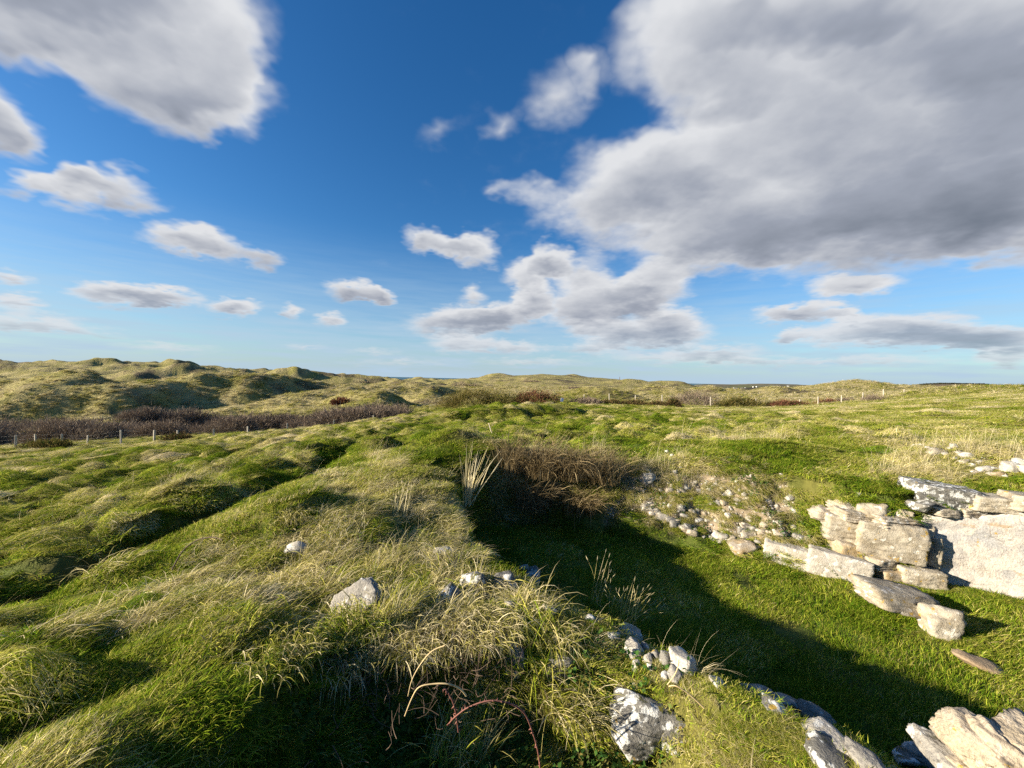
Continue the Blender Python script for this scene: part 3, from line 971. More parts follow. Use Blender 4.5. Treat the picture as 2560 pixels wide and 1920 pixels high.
def plant_grass():
    vis = (_cth > -R(60)) & (_cth < R(60))
    sfun = lambda r: np.clip(r / 3.0, .7, 14) ** .44
    # -- short and matted grass out to the fences
    dens = np.where(vis & (_cr > .95) & (_cr < 62), 1.0 / sfun(_cr) ** 2, 0)
    N = 33000
    p, nv = sample(N, dens)
    r = np.hypot(p[:, 0], p[:, 1])
    dry, n1, n2, n3, scree, far = zone(p[:, 0], p[:, 1], p[:, 2])
    pb, wd, ins, dm = pit_blend(p[:, 0], p[:, 1])
    dd = ditch_d(p[:, 0], p[:, 1])
    keep = RNG.random(N) > scree * .985
    ditch = np.exp(-((dd + .03) / .17) ** 2) * (p[:, 1] > 1.5) * (p[:, 1] < 15)
    keep &= RNG.random(N) > ditch * .96
    # the plastered wall and the blocks stand clear of grass
    keep &= ~((p[:, 0] > 6.05) & (wd < .4) & (pb > 0) & (pb < .8) & (p[:, 1] > 4.5))
    p, nv, r, dry, n1, n2, n3, ins, pb, dd, scree = [q[keep] for q in (p, nv, r, dry, n1, n2, n3, ins, pb, dd, scree)]
    # the top of the near wall carries only thin mossy turf
    dw = np.full(len(p), 9.)
    NW = [(1.7, 1.4), (1.55, 1.94), (.78, 2.6), (.40, 3.05), (-.15, 3.65)]
    for (ax, ay), (bx, by) in zip(NW[:-1], NW[1:]):
        dw = np.minimum(dw, seg_d(p[:, 0], p[:, 1], ax, ay, bx, by)[0])
    moss = sstep(.75, .35, dw) * (pb > .5)
    dry = dry * (1 - .5 * moss) + .12 * moss
    s = sfun(r) * RNG.uniform(.75, 1.3, len(p))
    left = sstep(-.1, .5, dd)
    u = RNG.random(len(p))
    bankm = (left < .5) & (p[:, 1] > 2.9) & (p[:, 0] < -1.0) & (r < 12)
    shortp = np.where(moss > .4, 1.0, 0) + np.where(bankm, .35, 0) + np.where(ins | (pb < .1), .80, np.where(left > .5, .22, .50)) * (1 - sstep(.35, .7, dry) * .6)
    tusp = np.clip((dry - .45) * 1.5, 0, .55) * (pb > .1)
    ty = np.where(u < shortp, 0, np.where(u < shortp + tusp, 2, 1))
    hz = sfun(r) ** .38 / sfun(r)
    val = np.clip(.95 + .45 * (n1 - .5) + .25 * RNG.normal(0, .5, len(p)), .55, 1.5)
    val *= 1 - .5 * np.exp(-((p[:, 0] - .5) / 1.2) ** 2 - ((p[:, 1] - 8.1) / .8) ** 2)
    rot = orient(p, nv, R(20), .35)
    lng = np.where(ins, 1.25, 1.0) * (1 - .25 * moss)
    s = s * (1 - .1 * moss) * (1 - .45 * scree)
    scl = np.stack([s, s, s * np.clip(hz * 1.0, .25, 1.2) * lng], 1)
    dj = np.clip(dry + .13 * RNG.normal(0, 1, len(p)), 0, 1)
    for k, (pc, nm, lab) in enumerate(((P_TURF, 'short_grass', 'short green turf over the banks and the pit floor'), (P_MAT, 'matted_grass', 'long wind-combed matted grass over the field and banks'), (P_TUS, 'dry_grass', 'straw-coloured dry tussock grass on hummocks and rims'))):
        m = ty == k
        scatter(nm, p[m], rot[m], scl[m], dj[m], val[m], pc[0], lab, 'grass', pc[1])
    # -- ragged straw tussocks on the crest by the stones
    xx, yy = _P[:-1, :-1, 0], _P[:-1, :-1, 1]
    rg = np.exp(-((xx + 1.7) / 1.0) ** 2 - ((yy - 4.0) / .9) ** 2) + .8 * np.exp(-((xx + .9) / .8) ** 2 - ((yy - 2.95) / .4) ** 2) + .5 * np.exp(-((xx + 2.6) / .8) ** 2 - ((yy - 3.0) / .5) ** 2)
    pq, nq = sample(260, np.where(vis & (_cr > 2.2), rg * (perlin(xx * 1.6, yy * 1.6, 190) > -.15), 0))
    sq = RNG.uniform(.8, 1.7, len(pq))
    scatter('ridge_tussocks', pq, orient(pq, nq, R(40), .9, hang=.5, upw=.7), np.stack([sq, sq, sq * RNG.uniform(.8, 1.3, len(pq))], 1), np.clip(.60 + .17 * RNG.normal(0, 1, len(pq)), .15, .95), RNG.uniform(.75, 1.1, len(pq)), P_TUS[0], 'ragged straw tussocks round the stones on the crest', 'grass', P_TUS[1])
    # -- separate tussocks standing out of the turf
    _x, _y = _P[:-1, :-1, 0], _P[:-1, :-1, 1]
    ddg = ditch_d(_x, _y)
    pbm, wdm, inm, dmm = pit_blend(_x, _y)
    lf = sstep(.3, .7, ddg) * (_y > 1.5)
    md = sstep(9, 11, _y) * sstep(-5, -2, _x) * sstep(10, 5, _x - _y * .35)
    bk = sstep(-.5, -1.2, ddg) * sstep(-.8, -1.5, _x) * (_y > 1.2) * sstep(3.2, 2.6, _y)
    dens = np.where(vis & (_cr > 3.0) & (_cr < 34), 1.0 * lf + .28 * md + .4 * bk + .03 * sstep(.2, .5, _cth) * (_cr > 8), 0) * (dmm > .25) / np.clip(_cr / 4, .6, 9) ** .9
    dens = dens * (.15 + sstep(-.1, .35, perlin(_x / .9, _y / .9, 180)))
    pm, nvm = sample(2600, dens)
    rm = np.hypot(pm[:, 0], pm[:, 1])
    # keep them apart
    order = RNG.permutation(len(pm)); cellset = {}; kp = []
    for ii in order:
        g_ = .34 * (rm[ii] / 4) ** .35
        key = (int(np.floor(pm[ii, 0] / g_)), int(np.floor(pm[ii, 1] / g_)), int(rm[ii] > 8) + int(rm[ii] > 16))
        if key in cellset:
            continue
        cellset[key] = 1; kp.append(ii)
    pm, nvm, rm = pm[kp], nvm[kp], rm[kp]
    dr = zone(pm[:, 0], pm[:, 1], pm[:, 2])[0]
    sm = np.clip(rm / 4, .75, 8) ** .36 * RNG.uniform(.32, 1.05, len(pm)) ** 1.0
    rotm = orient(pm, nvm, R(18), .35, hang=.6, upw=.6)
    scatter('tussocks', pm, rotm, np.stack([sm * RNG.uniform(.9, 1.4, len(pm)), sm * RNG.uniform(.8, 1.3, len(pm)), sm * RNG.uniform(.7, 1.4, len(pm)) * np.clip(1.1 - rm / 60, .5, 1)], 1), np.clip(dr + .10 + .18 * RNG.normal(0, 1, len(pm)), 0, 1), RNG.uniform(.85, 1.2, len(pm)), P_MOUND[0], 'matted wind-combed tussocks over the rough field and banks', 'grass', P_MOUND[1])
    # -- tall pale stalks on the dry rims
    dry_, _, _, _, sc_, _ = zone(_P[:-1, :-1, 0], _P[:-1, :-1, 1], _P[:-1, :-1, 2])
    pbg, wdg, insg, dmg = pit_blend(_P[:-1, :-1, 0], _P[:-1, :-1, 1])
    p, nv = sample(170, np.where(vis, .5 * sc_ + .8 * sstep(1.1, 1.4, wdg) * (pbg > .75) * (pbg < 1) * (_P[:-1, :-1, 0] > 1), 0))
    rot = orient(p, nv, R(-60), .8, hang=1.0)
    s = RNG.uniform(.6, 1.2, len(p))
    scatter('bank_grass', p, rot, np.stack([s, s, s], 1), np.clip(.58 + .14 * RNG.normal(0, 1, len(p)), .2, .95), RNG.uniform(.6, .95, len(p)), P_TUS[0], 'brownish dry grass tufts on the eroded earth bank', 'grass', P_TUS[1])
    dens = np.where(vis & (_cr > 2.0) & (_cr < 13), np.clip(dry_ - .38, 0, 1) ** 1.2 * (~insg), 0) / sfun(_cr)
    back = np.exp(-((_P[:-1, :-1, 0] - .6) / 1.2) ** 2 - ((_P[:-1, :-1, 1] - 8.2) / .8) ** 2)
    dens = dens * (1 - np.clip(back * 1.5, 0, 1))
    p, nv = sample(1000, dens)
    r = np.hypot(p[:, 0], p[:, 1])
    rot = orient(p, nv, R(35), .5, hang=.5, upw=.8)
    s = np.clip(r / 6, .75, 1.2) * RNG.uniform(.5, 1.0, len(p))
    scatter('dry_stalks', p, rot, np.stack([s, s, s * .95], 1), np.clip(.78 + .12 * RNG.normal(0, 1, len(p)), .5, 1), np.full(len(p), .8), P_STALK[0], 'thin dry flowering stalks rising from the banks', 'grass', P_STALK[1])
    # -- small leafy plants on the earth bank and in the hollow
    hol = np.exp(-((_P[:-1, :-1, 0] + .1) / 1.0) ** 2 - ((_P[:-1, :-1, 1] - 2.15) / .35) ** 2)
    dens = np.where(vis, .35 * sc_ + 1.2 * hol, 0)
    p, nv = sample(620, dens)
    m = fbm(p[:, 0] * .9, p[:, 1] * .9, 2, 150) > -.12
    p, nv = p[m], nv[m]
    rot = orient(p, nv, 0, 2.0, hang=0)
    s = RNG.uniform(.5, 1.1, len(p))
    scatter('leafy_weeds', p, rot, np.stack([s, s, s], 1), RNG.uniform(.1, .8, len(p)), RNG.uniform(.8, 1.4, len(p)), P_HERB[0], 'low leafy weeds on the bare earth bank and in the hollow', 'weeds', P_HERB[1])
    # -- marram tufts on the dunes
    fz = np.where(vis & (_cr > 50) & (_cr < 260), 1.0 / np.clip(_cr, 50, 300) ** 1.35, 0)
    p, nv = sample(30000, fz)
    r = np.hypot(p[:, 0], p[:, 1])
    dry, n1, n2, n3, scree, far = zone(p[:, 0], p[:, 1], p[:, 2])
    rot = orient(p, nv, R(10), .5, hang=.3, upw=.7)
    s = np.clip(r / 55, 1, 3.2) ** .8 * RNG.uniform(.8, 1.7, len(p))
    scatter('dune_grass', p, rot, np.stack([s, s, s * .45], 1), np.clip(dry + .1 * RNG.normal(0, 1, len(p)), .3, .95), np.clip(.85 + .4 * (n1 - .5), .5, 1.3), P_MARR[0], 'yellowish dune grass covering the far dunes', 'grass', P_MARR[1])


def pebbles():
    """small broken stones on the bare earth of the bank, too many to count"""
    sc_ = zone(_P[:-1, :-1, 0], _P[:-1, :-1, 1], _P[:-1, :-1, 2])[4]
    p, nv = sample(1900, np.where(_cr < 14, sc_, 0))
    V0 = np.array([(1, 0, 0), (-.8, .3, 0), (0, 1, .1), (.1, -.9, 0), (.1, .1, .8), (-.1, 0, -.7)])
    F0 = np.array([(0, 2, 4), (2, 1, 4), (1, 3, 4), (3, 0, 4), (2, 0, 5), (1, 2, 5), (3, 1, 5), (0, 3, 5)])
    rng = np.random.default_rng(66)
    V = [(V0 * rng.uniform(.5, 1.3, (6, 3))) * (.009 + .040 * rng.random() ** 3) + q for q in p]
    F = [F0 + 6 * i for i in range(len(p))]
    return to_mesh('pebbles', np.concatenate(V), np.concatenate(F))


PEBBLES = pebbles()
plant_grass()


# ------------------------------------------------------------------ stone
def _ico(sub):
    bm = bmesh.new()
    bmesh.ops.create_icosphere(bm, subdivisions=sub, radius=1.0)
    V = np.array([v.co[:] for v in bm.verts])
    F = np.array([[v.index for v in f.verts] for f in bm.faces])
    bm.free()
    return V / np.linalg.norm(V, axis=1)[:, None], F


ICO = {k: _ico(k) for k in (2, 3, 4, 5)}


def n3d(P, scale, seed):
    o = Vector((seed * 3.17, seed * 1.31, -seed * 2.3))
    return np.array([mnoise.noise(Vector(p) * scale + o) for p in P])


def rock(seed, dims, sub=3, boxy=0.0, cuts=13, rough=.04, strata=0.0, sharp=34.0):
    """a stone: the space inside a set of planes, edges worn, surface broken by noise; dims are full sizes"""
    rng = np.random.default_rng(seed)
    V, F = ICO[sub]
    nrm, dist = [], []
    for ax in range(3):
        for sg in (-1, 1):
            v = np.zeros(3); v[ax] = sg
            v += rng.normal(0, .05 + .20 * (1 - boxy), 3)
            nrm.append(v / np.linalg.norm(v)); dist.append(rng.uniform(.90, 1.0))
    for _ in range(cuts):
        v = rng.normal(0, 1, 3)
        nrm.append(v / np.linalg.norm(v)); dist.append(rng.uniform(1.22, 1.5) if boxy > .5 else rng.uniform(.70, 1.05))
    nrm, dist = np.array(nrm), np.array(dist)
    q = np.maximum(V @ nrm.T, 1e-4) / dist[None]
    p = 8 + sharp
    r = 1.0 / (q ** p).sum(1) ** (1 / p)
    P = V * r[:, None]
    d = n3d(P, 1.6, seed % 97) * rough * 1.2 + n3d(P, 4.5, seed % 89 + 3) * rough
    if sub > 3:
        d += n3d(P, 11.0, seed % 83 + 5) * rough * .6 - np.abs(n3d(P, 6.0, seed % 79 + 9)) * rough * .9
    if sub > 4:
        d += n3d(P, 23.0, seed % 61 + 5) * rough * .35
    if strata:
        zz = P[:, 2] * 7 + .9 * n3d(P, 1.3, seed % 71)
        d += strata * (np.abs((zz % 1.0) - .5) - .25) + strata * .6 * np.sin(zz * 2.3)
    P = P * (1 + d)[:, None]
    # bring it to its size
    lo, hi = P.min(0), P.max(0)
    P = (P - (lo + hi) / 2) / (hi - lo) * np.array(dims)
    return P, F


def mat_stone(name, base, base2, dark=.3, white=.3, moss=0.0, ochre=0.0, scale=1.0, whitecol=(.62, .61, .58), layers=0.0):
    m, t, out = new_mat(name)
    tc = nn(t, 'ShaderNodeTexCoord')
    oi = nn(t, 'ShaderNodeObjectInfo')
    off = nn(t, 'ShaderNodeVectorMath', operation='SCALE')
    off.inputs[0].default_value = (31, 17, 53)
    t.links.new(oi.outputs['Random'], off.inputs['Scale'])
    co = vm('ADD', tc.outputs['Object'], off.outputs[0], tree=t)

    def noise(sc, det=6, ro=.6, vec=None):
        n = nn(t, 'ShaderNodeTexNoise')
        n.inputs['Scale'].default_value = sc * scale
        n.inputs['Detail'].default_value = det
        n.inputs['Roughness'].default_value = ro
        t.links.new(vec or co, n.inputs['Vector'])
        return n.outputs['Fac']
    a, b, c, d = noise(3.0), noise(7.0, 7, .65), noise(5.2, 4, .55), noise(38, 4, .6)
    col = mixc(mrange(a, .35, .65, tree=t), base, base2, tree=t)
    sc = nn(t, 'ShaderNodeVectorMath', operation='SCALE')
    t.links.new(col, sc.inputs[0])
    t.links.new(mrange(d, .25, .75, .72, 1.28, 'LINEAR', tree=t), sc.inputs['Scale'])
    col = sc.outputs[0]
    if layers:
        w_ = nn(t, 'ShaderNodeTexNoise'); w_.inputs['Scale'].default_value = 1.0; w_.inputs['Detail'].default_value = 5
        t.links.new(vm('MULTIPLY', co, (3, 3, 34), tree=t), w_.inputs['Vector'])
        col = mixc(mrange(w_.outputs['Fac'], .52, .68, 0, layers, tree=t), col, (.12, .09, .065), tree=t)
    if dark:
        col = mixc(mrange(b, .70 - .3 * dark, .84 - .3 * dark, 0, .9, tree=t), col, (.055, .052, .05), tree=t)
    if white:
        vo = nn(t, 'ShaderNodeTexVoronoi'); vo.inputs['Scale'].default_value = 9 * scale
        t.links.new(vm('ADD', co, vm('SCALE', nn(t, 'ShaderNodeTexNoise').outputs['Color'], tree=t) if False else (0, 0, 0), tree=t), vo.inputs['Vector'])
        wv = ma('ADD', c, ma('MULTIPLY', ma('SUBTRACT', .5, vo.outputs['Distance'], tree=t), .12, tree=t), tree=t)
        col = mixc(mrange(wv, .72 - .34 * white, .755 - .34 * white, 0, .92, tree=t), col, whitecol, tree=t)
    if ochre:
        col = mixc(mrange(noise(6.3, 3, .5), .70 - .2 * ochre, .74 - .2 * ochre, 0, .85, tree=t), col, (.36, .23, .035), tree=t)
    geo = nn(t, 'ShaderNodeNewGeometry')
    if moss:
        sx = nn(t, 'ShaderNodeSeparateXYZ'); t.links.new(geo.outputs['Normal'], sx.inputs[0])
        mm = ma('ADD', ma('MULTIPLY', sx.outputs[2], .22, tree=t), noise(4.1, 5, .6), tree=t)
        col = mixc(mrange(mm, .86 - .25 * moss, .94 - .25 * moss, 0, .95, tree=t), col, (.075, .075, .012), tree=t)
    bs = nn(t, 'ShaderNodeBsdfPrincipled')
    bs.inputs['Roughness'].default_value = .9
    bs.inputs['Specular IOR Level'].default_value = .2
    t.links.new(col, bs.inputs['Base Color'])
    bp = nn(t, 'ShaderNodeBump'); bp.inputs['Strength'].default_value = .8; bp.inputs['Distance'].default_value = .012
    t.links.new(ma('ADD', d, ma('MULTIPLY', b, 1.6, tree=t), tree=t), bp.inputs['Height'])
    t.links.new(bp.outputs[0], bs.inputs['Normal'])
    t.links.new(bs.outputs[0], out.inputs[0])
    return m


ST_PALE = mat_stone('pale_limestone', (0.332, 0.302, 0.251), (0.430, 0.399, 0.350), .28, .42, .15, .05, 2.0, whitecol=(0.528, 0.517, 0.479))
ST_LICHEN = mat_stone('lichen_stone', (0.109, 0.105, 0.095), (0.205, 0.195, 0.173), .35, .60, .30, .12, 2.4, whitecol=(0.538, 0.538, 0.512))
ST_GREY = mat_stone('grey_stone', (0.179, 0.169, 0.151), (0.282, 0.262, 0.230), .35, .35, .2, .05, 1.8, whitecol=(0.461, 0.448, 0.422))
ST_WALL = mat_stone('wall_stone', (0.262, 0.223, 0.161), (0.384, 0.346, 0.276), .28, .34, .0, .25, 1.8, whitecol=(0.553, 0.522, 0.461), layers=.35)
ST_TAN = mat_stone('tan_sandstone', (0.288, 0.211, 0.109), (0.320, 0.282, 0.230), .2, .2, 0, .3, 1.5, whitecol=(0.461, 0.435, 0.384))
ST_SHALE = mat_stone('layered_shale', (0.424, 0.374, 0.297), (0.297, 0.254, 0.191), .25, .36, 0, .15, 1.8, whitecol=(0.565, 0.523, 0.453), layers=.8)
ST_CREAM = mat_stone('cream_stone', (0.392, 0.321, 0.223), (0.326, 0.283, 0.229), .38, .3, 0, .3, 2.2, whitecol=(0.457, 0.413, 0.337), layers=.7)
ST_PLASTER = mat_stone('old_plaster', (.42, .38, .33), (.29, .285, .28), .12, .50, 0, .05, 1.1, whitecol=(.47, .43, .375))
ST_DIRT = mat_stone('dry_soil', (0.243, 0.179, 0.115), (0.307, 0.237, 0.154), .1, .0)


def stain(mat):
    t = mat.node_tree
    bs = next(n for n in t.nodes if n.type == 'BSDF_PRINCIPLED')
    src = bs.inputs['Base Color'].links[0].from_socket
    tc = nn(t, 'ShaderNodeTexCoord')
    n1 = nn(t, 'ShaderNodeTexNoise'); n1.inputs['Scale'].default_value = 1.5; n1.inputs['Detail'].default_value = 7; n1.inputs['Roughness'].default_value = .68
    t.links.new(tc.outputs['Object'], n1.inputs['Vector'])
    c1 = mixc(mrange(n1.outputs['Fac'], .50, .60, 0, .8, tree=t), src, (.30, .285, .27), tree=t)
    n2 = nn(t, 'ShaderNodeTexNoise'); n2.inputs['Scale'].default_value = 4; n2.inputs['Detail'].default_value = 5
    t.links.new(tc.outputs['Object'], n2.inputs['Vector'])
    v = nn(t, 'ShaderNodeTexVoronoi', feature='DISTANCE_TO_EDGE'); v.inputs['Scale'].default_value = 3.4
    t.links.new(vm('ADD', tc.outputs['Object'], vm('MULTIPLY', n2.outputs['Color'], .25, tree=t), tree=t), v.inputs['Vector'])
    crack = ma('MULTIPLY', mrange(v.outputs['Distance'], .0, .022, 1, 0, 'LINEAR', tree=t), mrange(n2.outputs['Fac'], .45, .6, 0, .8, tree=t), tree=t)
    c2 = mixc(crack, c1, (.13, .11, .085), tree=t)
    n3 = nn(t, 'ShaderNodeTexNoise'); n3.inputs['Scale'].default_value = 2.6; n3.inputs['Detail'].default_value = 8; n3.inputs['Roughness'].default_value = .7
    t.links.new(vm('MULTIPLY', tc.outputs['Object'], (1, 1, 2.2), tree=t), n3.inputs['Vector'])
    c3 = mixc(mrange(n3.outputs['Fac'], .60, .66, 0, .75, tree=t), c2, (.30, .215, .125), tree=t)
    t.links.new(c3, bs.inputs['Base Color'])


stain(ST_PLASTER)
_seed = [100]
SPOTS = []                                     # where stones meet the turf


def stone_at(px, py, wpx, hpx, mat, name='stone', parent=None, sub=3, tilt=0., boxy=.2, deep=None, sink=.30, label=None, cat=None, group=None, rough=.06, strata=0., yaw=None, P0=None, cuts=13):
    """a stone lying on the ground under a photograph pixel, as wide and high as it shows there"""
    _seed[0] += 1
    g_ = ground(px, py + hpx * .35) if P0 is None else np.array(P0)
    w_, h_ = wpx * g_[1] / FPX, hpx * g_[1] / FPX
    dims = (w_ * 1.05, (deep or (w_ * .55 + h_ * .5)), h_ * (1.05 + sink))
    P, F = rock(_seed[0], dims, sub, boxy, cuts, rough, strata)
    me = to_mesh(name, P, F)
    o = add(name, me, mat, parent, smooth=sub >= 4, label=label, cat=cat, group=group)
    o.location = (g_[0], g_[1] + dims[1] * .18, g_[2] + dims[2] * (.5 - sink) * .85)
    SPOTS.append((o.location[0], o.location[1], dims[0], dims[1]))
    rz = random.uniform(-.35, .35) if yaw is None else yaw
    o.rotation_euler = (random.uniform(-.12, .12), R(tilt), rz)
    if smooth_ok(o):
        me.polygons.foreach_set('use_smooth', np.ones(len(me.polygons), bool))
    return o


def smooth_ok(o):
    return len(o.data.polygons) > 1000


def empty(name, loc, label, cat, group=None):
    o = bpy.data.objects.new(name, None)
    COL.objects.link(o)
    o.location = loc
    o.empty_display_size = .2
    return tag(o, label, cat, group)


def keep_parent(child, par):
    child.parent = par
    child.matrix_parent_inverse = Matrix.Translation(-Vector(par.location))


# --- near wall: the stones left along the edge of the pit
NEAR = [  # px, py, width, height, material, tilt, kind of part
    (1185, 1455, 74, 46, ST_LICHEN, 8), (1262, 1456, 62, 36, ST_LICHEN, 10), (1310, 1421, 24, 18, ST_PALE, 0), (1328, 1450, 42, 64, ST_LICHEN, 35), (1324, 1494, 48, 34, ST_PALE, 25), (1272, 1513, 27, 18, ST_PALE, 20),
    (1373, 1529, 38, 20, ST_PALE, 15), (1476, 1545, 26, 13, ST_PALE, 10), (1304, 1552, 26, 11, ST_PALE, 5), (1574, 1588, 66, 34, ST_PALE, 22), (1536, 1592, 38, 17, ST_PALE, 25), (1590, 1628, 44, 32, ST_PALE, 32), (1621, 1651, 22, 22, ST_PALE, 40),
    (1613, 1622, 22, 18, ST_GREY, 40), (1591, 1668, 20, 22, ST_PALE, 20), (1628, 1673, 16, 15, ST_PALE, 0), (1713, 1664, 66, 40, ST_PALE, 40), (1672, 1654, 36, 28, ST_LICHEN, 25), (1590, 1717, 22, 16, ST_PALE, 10), (1663, 1695, 18, 16, ST_PALE, 20), (1802, 1714, 52, 12, ST_PALE, 38), (1690, 1690, 30, 24, ST_GREY, 30), (1640, 1640, 26, 20, ST_GREY, 30),
    (1900, 1751, 84, 34, ST_GREY, 18), (1975, 1777, 95, 36, ST_GREY, 20), (2052, 1806, 86, 36, ST_GREY, 24), (1945, 1790, 60, 24, ST_LICHEN, 20), (2085, 1846, 95, 46, ST_PALE, 30), (2090, 1892, 92, 56, ST_LICHEN, 12), (2183, 1898, 76, 52, ST_GREY, 10), (2236, 1912, 34, 26, ST_PALE, 0), (2270, 1886, 64, 54, ST_LICHEN, 5), (2325, 1880, 84, 64, ST_GREY, -10), (2372, 1862, 72, 48, ST_CREAM, -15),
]
gnear = ground(1560, 1610)
nw = empty('ruined_wall', gnear, 'broken wall of pale lichened stones along the near edge of the grassy pit', 'wall')
for i, (px, py, w_, h_, mt, tl) in enumerate(NEAR):
    if px > 2060:
        h_ *= .55
        py += 18
        tl = 0
    elif px > 1850:
        py -= 12
    o = stone_at(px, py, w_, h_, mt, sub=4 if w_ > 40 else 3, tilt=tl * .6, boxy=.3, sink=.32, rough=.05, strata=.05 if mt is ST_GREY else .02, deep=(w_ * .75 + h_ * .6) * 2.6 / FPX)
    keep_parent(o, nw)
# the high end of that wall, close by on the right
for px, py, w_, h_, mt, dep, tl in ((2520, 1915, 140, 110, ST_CREAM, 1.62, -12), (2600, 1950, 110, 120, ST_CREAM, 1.55, 18), (2440, 1950, 80, 50, ST_GREY, 1.66, -8), (2700, 1990, 150, 170, ST_CREAM, 1.5, 10), (2540, 1990, 140, 80, ST_CREAM, 1.58, 0)):
    P0 = at(px, py, dep)
    P, F = rock(900 + px, (w_ * dep / FPX, .30, h_ * dep / FPX * 1.1), 5, .3, 12, .05, .06)
    o = add('stone', to_mesh('stone', P, F), mt, smooth=True)
    o.location = P0 + np.array([0, .13, -.02])
    o.rotation_euler = (.1, R(tl), random.uniform(-.3, .3))
    keep_parent(o, nw)

# --- single boulders and loose stones near the feet
def lone(px, py, w_, h_, mt, label, cat='boulder', name='boulder', group=None, **k):
    k.setdefault('sub', 4 if w_ > 40 else 3)
    return stone_at(px, py, w_, h_, mt, name=name, label=label, cat=cat, group=group, **k)


gb = ground(1660, 1850)
kk = gb[1] / FPX
Pa, Fa = rock(551, (175 * kk, .30, 150 * kk), 5, .2, 12, .05)
Pb, Fb = rock(552, (140 * kk, .28, 190 * kk), 5, .3, 12, .05)
Pa = Pa + np.array([-32 * kk, .02, 22 * kk]); Pb = Pb + np.array([48 * kk, -.03, -22 * kk])
bo = add('boulder', to_mesh('boulder', np.vstack([Pa, Pb]), np.vstack([Fa, Fb + len(Pa)])), ST_LICHEN, smooth=True, label='large dark boulder blotched with white lichen at the bottom edge right of centre', cat='boulder')
bo.location = gb + np.array([.01, .06, -.015])
bo.scale = (1.14, 1.0, .82)
gs = ground(862, 1548)
P, F = rock(561, (.46, .26, .12), 5, .7, 9, .06, .03)
sl = add('stone_slab', to_mesh('stone_slab', P, F), ST_GREY, smooth=True, label='long tilted pale slab among straw grass left of centre', cat='stone')
sl.location = gs + np.array([.02, .06, .06])
sl.rotation_euler = (R(38), R(-30), R(8))
lone(1120, 1499, 80, 58, ST_LICHEN, 'rough grey lichened boulder behind the straw tussock rim', sub=4, sink=.25)
lone(736, 1371, 62, 32, ST_PALE, 'small white stone buried in tall dry stalks on the ridge', cat='stone', name='stone', sub=3)
lone(1108, 1388, 52, 26, ST_PALE, 'flat white stone lying alone on the mossy slope above the pit', cat='stone', name='stone', sub=3)
lone(1286, 1645, 52, 62, ST_LICHEN, 'dark pointed stone in the shaded bank under the straw rim', cat='stone', name='stone', sub=4)
lone(1399, 1672, 62, 46, ST_LICHEN, 'dark rounded stone half hidden by hanging grass right of the pointed one', cat='stone', name='stone', sub=4)

# --- fallen block on the pit floor, an L of two lumps in one stone
gb = ground(2270, 1530)
Pa, Fa = rock(771, (1.02, .62, .30), 4, .6, 6, .06, .05)
Pb, Fb = rock(772, (.44, .40, .46), 4, .3, 8, .06, .05)
Pa = Pa @ np.array(Matrix.Rotation(R(8), 3, 'Y')).T + np.array([-.10, .10, .16])
Pb = Pb + np.array([.10, -.22, .04])
fb = add('fallen_block', to_mesh('fallen_block', np.vstack([Pa, Pb]), np.vstack([Fa, Fb + len(Pa)])), ST_WALL, smooth=True, label='big broken stone block lying on the lit pit floor below the wall', cat='boulder')
fb.location = gb + np.array([-.12, -.15, .05])
cl = ground(2445, 1662)
P, F = rock(773, (.42, .28, .12), 3, .1, 9, .12)
clod = add('earth_clod', to_mesh('earth_clod', P, F), ST_DIRT, label='brown clod of dug earth on the lit grass of the pit floor', cat='earth')
clod.location = cl + np.array([0, 0, .02])
clod.rotation_euler = (0, R(15), -.5)

# --- far wall of the ruin
fw0 = ground(2150, 1460)
fwall = empty('ruined_wall', fw0, 'ruined wall of tan blocks, shaly rubble and white plaster across the pit', 'wall')


def block(px0, px1, py0, py1, mt, dep=None, thick=.5, boxy=.85, rough=.035, strata=0., sub=4, name='stone', yaw=None, par=fwall, tilt=0.):
    cx, cy = (px0 + px1) / 2, (py0 + py1) / 2
    if dep is None:
        dep = ground(cx, py1, 3)[1] - .02
    P0 = at(cx, cy, dep)
    _seed[0] += 1
    P, F = rock(_seed[0], ((px1 - px0) * dep / FPX * 1.04, thick, (py1 - py0) * dep / FPX * 1.06), 5 if (px1 - px0) > 84 else sub, boxy, 8, rough * 1.35, strata, 62)
    o = add(name, to_mesh(name, P, F), mt, smooth=True)
    o.location = P0 + np.array([0, thick * .5, 0])
    o.rotation_euler = (0, R(tilt), yaw if yaw is not None else random.uniform(-.06, .06))
    if py1 > 1395:
        SPOTS.append((o.location[0], o.location[1], (px1 - px0) * dep / FPX, thick))
    keep_parent(o, par)
    return o


D0 = 5.78
block(1936, 2052, 1372, 1440, ST_PALE, 6.22, .45, yaw=-.45, tilt=7, rough=.03)
block(2048, 2190, 1394, 1472, ST_PALE, 5.92, .45, yaw=-.38, tilt=7, rough=.03)
block(2104, 2200, 1366, 1436, ST_TAN, 6.02, .45, yaw=-.25, tilt=8)
block(2182, 2326, 1316, 1416, ST_WALL, 5.80, .5, yaw=-.32, tilt=4, rough=.04)
block(2092, 2196, 1298, 1372, ST_WALL, 6.12, .5, yaw=-.4, strata=.05, tilt=5)
block(2206, 2312, 1300, 1336, ST_SHALE, 5.84, .45, strata=.07, tilt=4)
block(2120, 2214, 1284, 1318, ST_SHALE, 6.05, .45, strata=.07, tilt=6)
block(2044, 2120, 1270, 1312, ST_SHALE, 6.35, .5, boxy=.4, strata=.08, tilt=8)
block(2100, 2188, 1264, 1298, ST_SHALE, 6.22, .5, boxy=.4, strata=.08, tilt=8)
block(2176, 2252, 1266, 1318, ST_WALL, 5.98, .5, boxy=.35, rough=.06)
